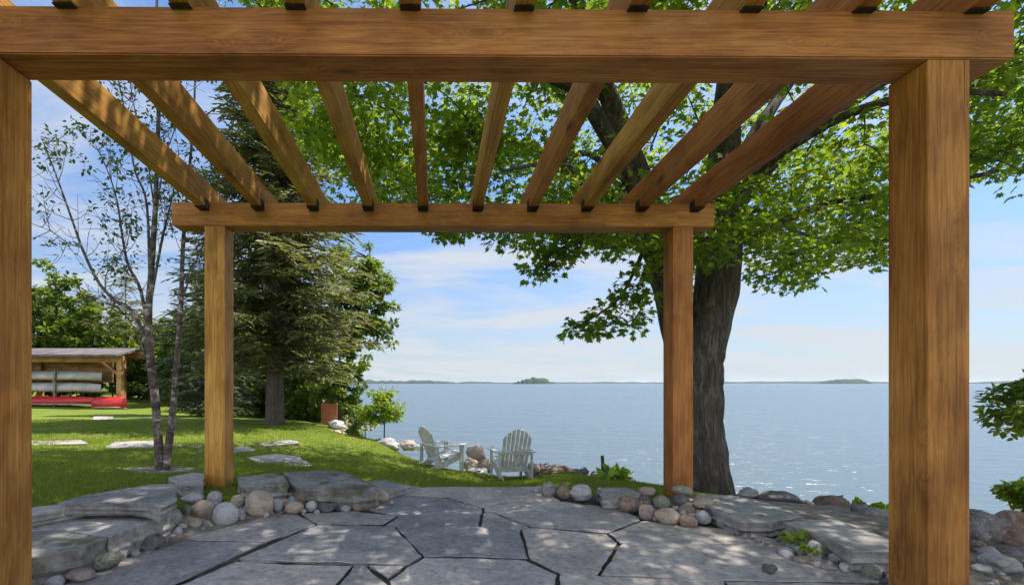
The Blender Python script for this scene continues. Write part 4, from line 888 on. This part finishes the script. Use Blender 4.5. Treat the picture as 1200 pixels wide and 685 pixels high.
for x_, y_, Y_, H_, rx_, lb in ((48, 479, 27, 2.6, 1.7, 'bushy undergrowth behind the left half of the shed'), (90, 479, 28, 2.4, 1.8, 'bushy undergrowth behind the middle of the shed'), (132, 479, 27, 2.5, 1.6, 'bushy undergrowth behind the right post of the shed'),
        (163, 481, 26, 2.3, 1.5, 'dark undergrowth left of the birch stems'), (196, 482, 25, 2.6, 1.6, 'dark undergrowth between the birch stems'), (232, 482, 24, 2.8, 1.6, 'dark undergrowth behind the back left post'), (275, 484, 23, 2.6, 1.6, 'dark undergrowth right of the back left post'),
        (308, 485, 22, 2.6, 1.5, 'dark undergrowth left of the bare spruce trunk'), (340, 486, 21, 2.4, 1.5, 'dark undergrowth right of the bare spruce trunk'), (372, 488, 18, 2.2, 1.2, 'green undergrowth behind the rusty panel')):
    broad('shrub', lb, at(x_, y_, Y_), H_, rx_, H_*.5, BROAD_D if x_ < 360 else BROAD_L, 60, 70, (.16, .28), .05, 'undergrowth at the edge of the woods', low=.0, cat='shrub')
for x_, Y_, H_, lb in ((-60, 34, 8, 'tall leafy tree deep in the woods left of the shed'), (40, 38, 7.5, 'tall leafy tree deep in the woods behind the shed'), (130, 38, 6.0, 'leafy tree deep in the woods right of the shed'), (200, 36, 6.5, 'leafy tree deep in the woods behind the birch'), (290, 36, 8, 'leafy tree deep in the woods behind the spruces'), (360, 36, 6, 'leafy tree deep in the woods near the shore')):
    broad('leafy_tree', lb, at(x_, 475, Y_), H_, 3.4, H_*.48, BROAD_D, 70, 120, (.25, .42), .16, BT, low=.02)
broad('shrub', 'loose airy shrub on the bank at the edge of the water', at(450, 518, 10.9), 1.5, .52, .75, LIME_L, 26, 64, (.07, .12), .02, None, (.05, 0), .05, 'shrub')
broad('shrub', 'low dense green shrub left of the airy bank shrub', at(428, 516, 11.4), .85, .42, .42, BROAD_D, 26, 34, (.07, .11), .02, None, (0, 0), .02, 'shrub')
broad('shrub', 'bright green bush on the bank at the right edge of the picture', at(1200, 602, 4.8), .52, .46, .27, LIME_L, 46, 110, (.05, .085), .015, None, (0, 0), .02, 'shrub')
for x_, y_, Y_, s_, lb in ((932, 636, 3.1, .10, 'yellow green weed growing under the sunlit slab'), (1018, 606, 5.3, .22, 'pale green weed on the bank left of the near right post'), (720, 566, 6.6, .26, 'dark green weed tuft right of the garden stake'), (950, 648, 2.95, .07, 'small weed between rubble and patio stones')):
    p_ = P(x_, y_, Y_); bz = (p_.x, p_.y, p_.z-.01)
    r = empty('weed', bz); tag(r, lb, 'weed', 'weeds between the stones'); n_ = 60
    d_ = rng.normal(size=(n_, 3))*np.array([1, 1, .4])+np.array([0, 0, 1.0]); pp = rng.normal(size=(n_, 3))*np.array([s_*.45, s_*.3, 0])+np.array([0, 0, s_*.1]); pp[:, 2] += rng.random(n_)*s_*.5
    leaf_mesh('leaves', *OVAL, pp, d_, rand_dirs(n_), rng.uniform(.3, .7, n_)*s_, LIME_L, r)
# tree at the right edge reaching in
rt = at(1285, 600, 5.0); rr = broad('leafy_tree', 'leafy branches reaching in at the right edge over the water', rt, 2.12, .82, .40, BROAD_L, 22, 90, (.07, .12), .05, None, (-.2, 0), low=.3)

# ---------------------------------------------------------------- grass
n = 500000
Yg = 2.4+(rng.random(n)**1.6)*9.5; pxg = rng.uniform(-420, 800, n); Xg = (pxg-CX)/F*Yg
zg = terrain(Xg, Yg)
keep = (soil_amount(Xg, Yg, zg) < .35) & (zg > -.68)
Xg, Yg, zg = Xg[keep], Yg[keep], zg[keep]
zg += np.array([.03*noise.noise(Vector((a*.9, b_*.9, 0)))+.012*noise.noise(Vector((a*4, b_*4, 3))) for a, b_ in zip(Xg, Yg)])
n = len(Xg); ax = rng.normal(size=(n, 3))*.35+np.array([0, 0, 1.0]); nr = rng.normal(size=(n, 3)); nr[:, 2] *= .2
tall = rng.uniform(.015, .034, n)*(1+.5*(rng.random(n) < .03))
o = leaf_mesh('grass', *BLADE, np.stack([Xg, Yg, zg-.004], 1), ax, nr, tall*(1+.03*Yg), GRASS_B); tag(o, 'short mown grass on the lawn', 'grass', None, 'stuff')

# ---------------------------------------------------------------- the air over the lake
mb = MB(); mb.box((0, 0, 27.0), (30000, 30000, 66)); hzm = bpy.data.materials.new('lake_haze'); hzm.use_nodes = True; t = hzm.node_tree; t.nodes.clear()
ho = N(t, 'ShaderNodeOutputMaterial'); hv = N(t, 'ShaderNodeVolumePrincipled', in_={'Density': .000032, 'Anisotropy': .3}); hv.inputs['Color'].default_value = (.78, .88, 1.0, 1)
t.links.new(hv.outputs[0], ho.inputs['Volume']); tag(mb.build('haze', hzm), kind='stuff')
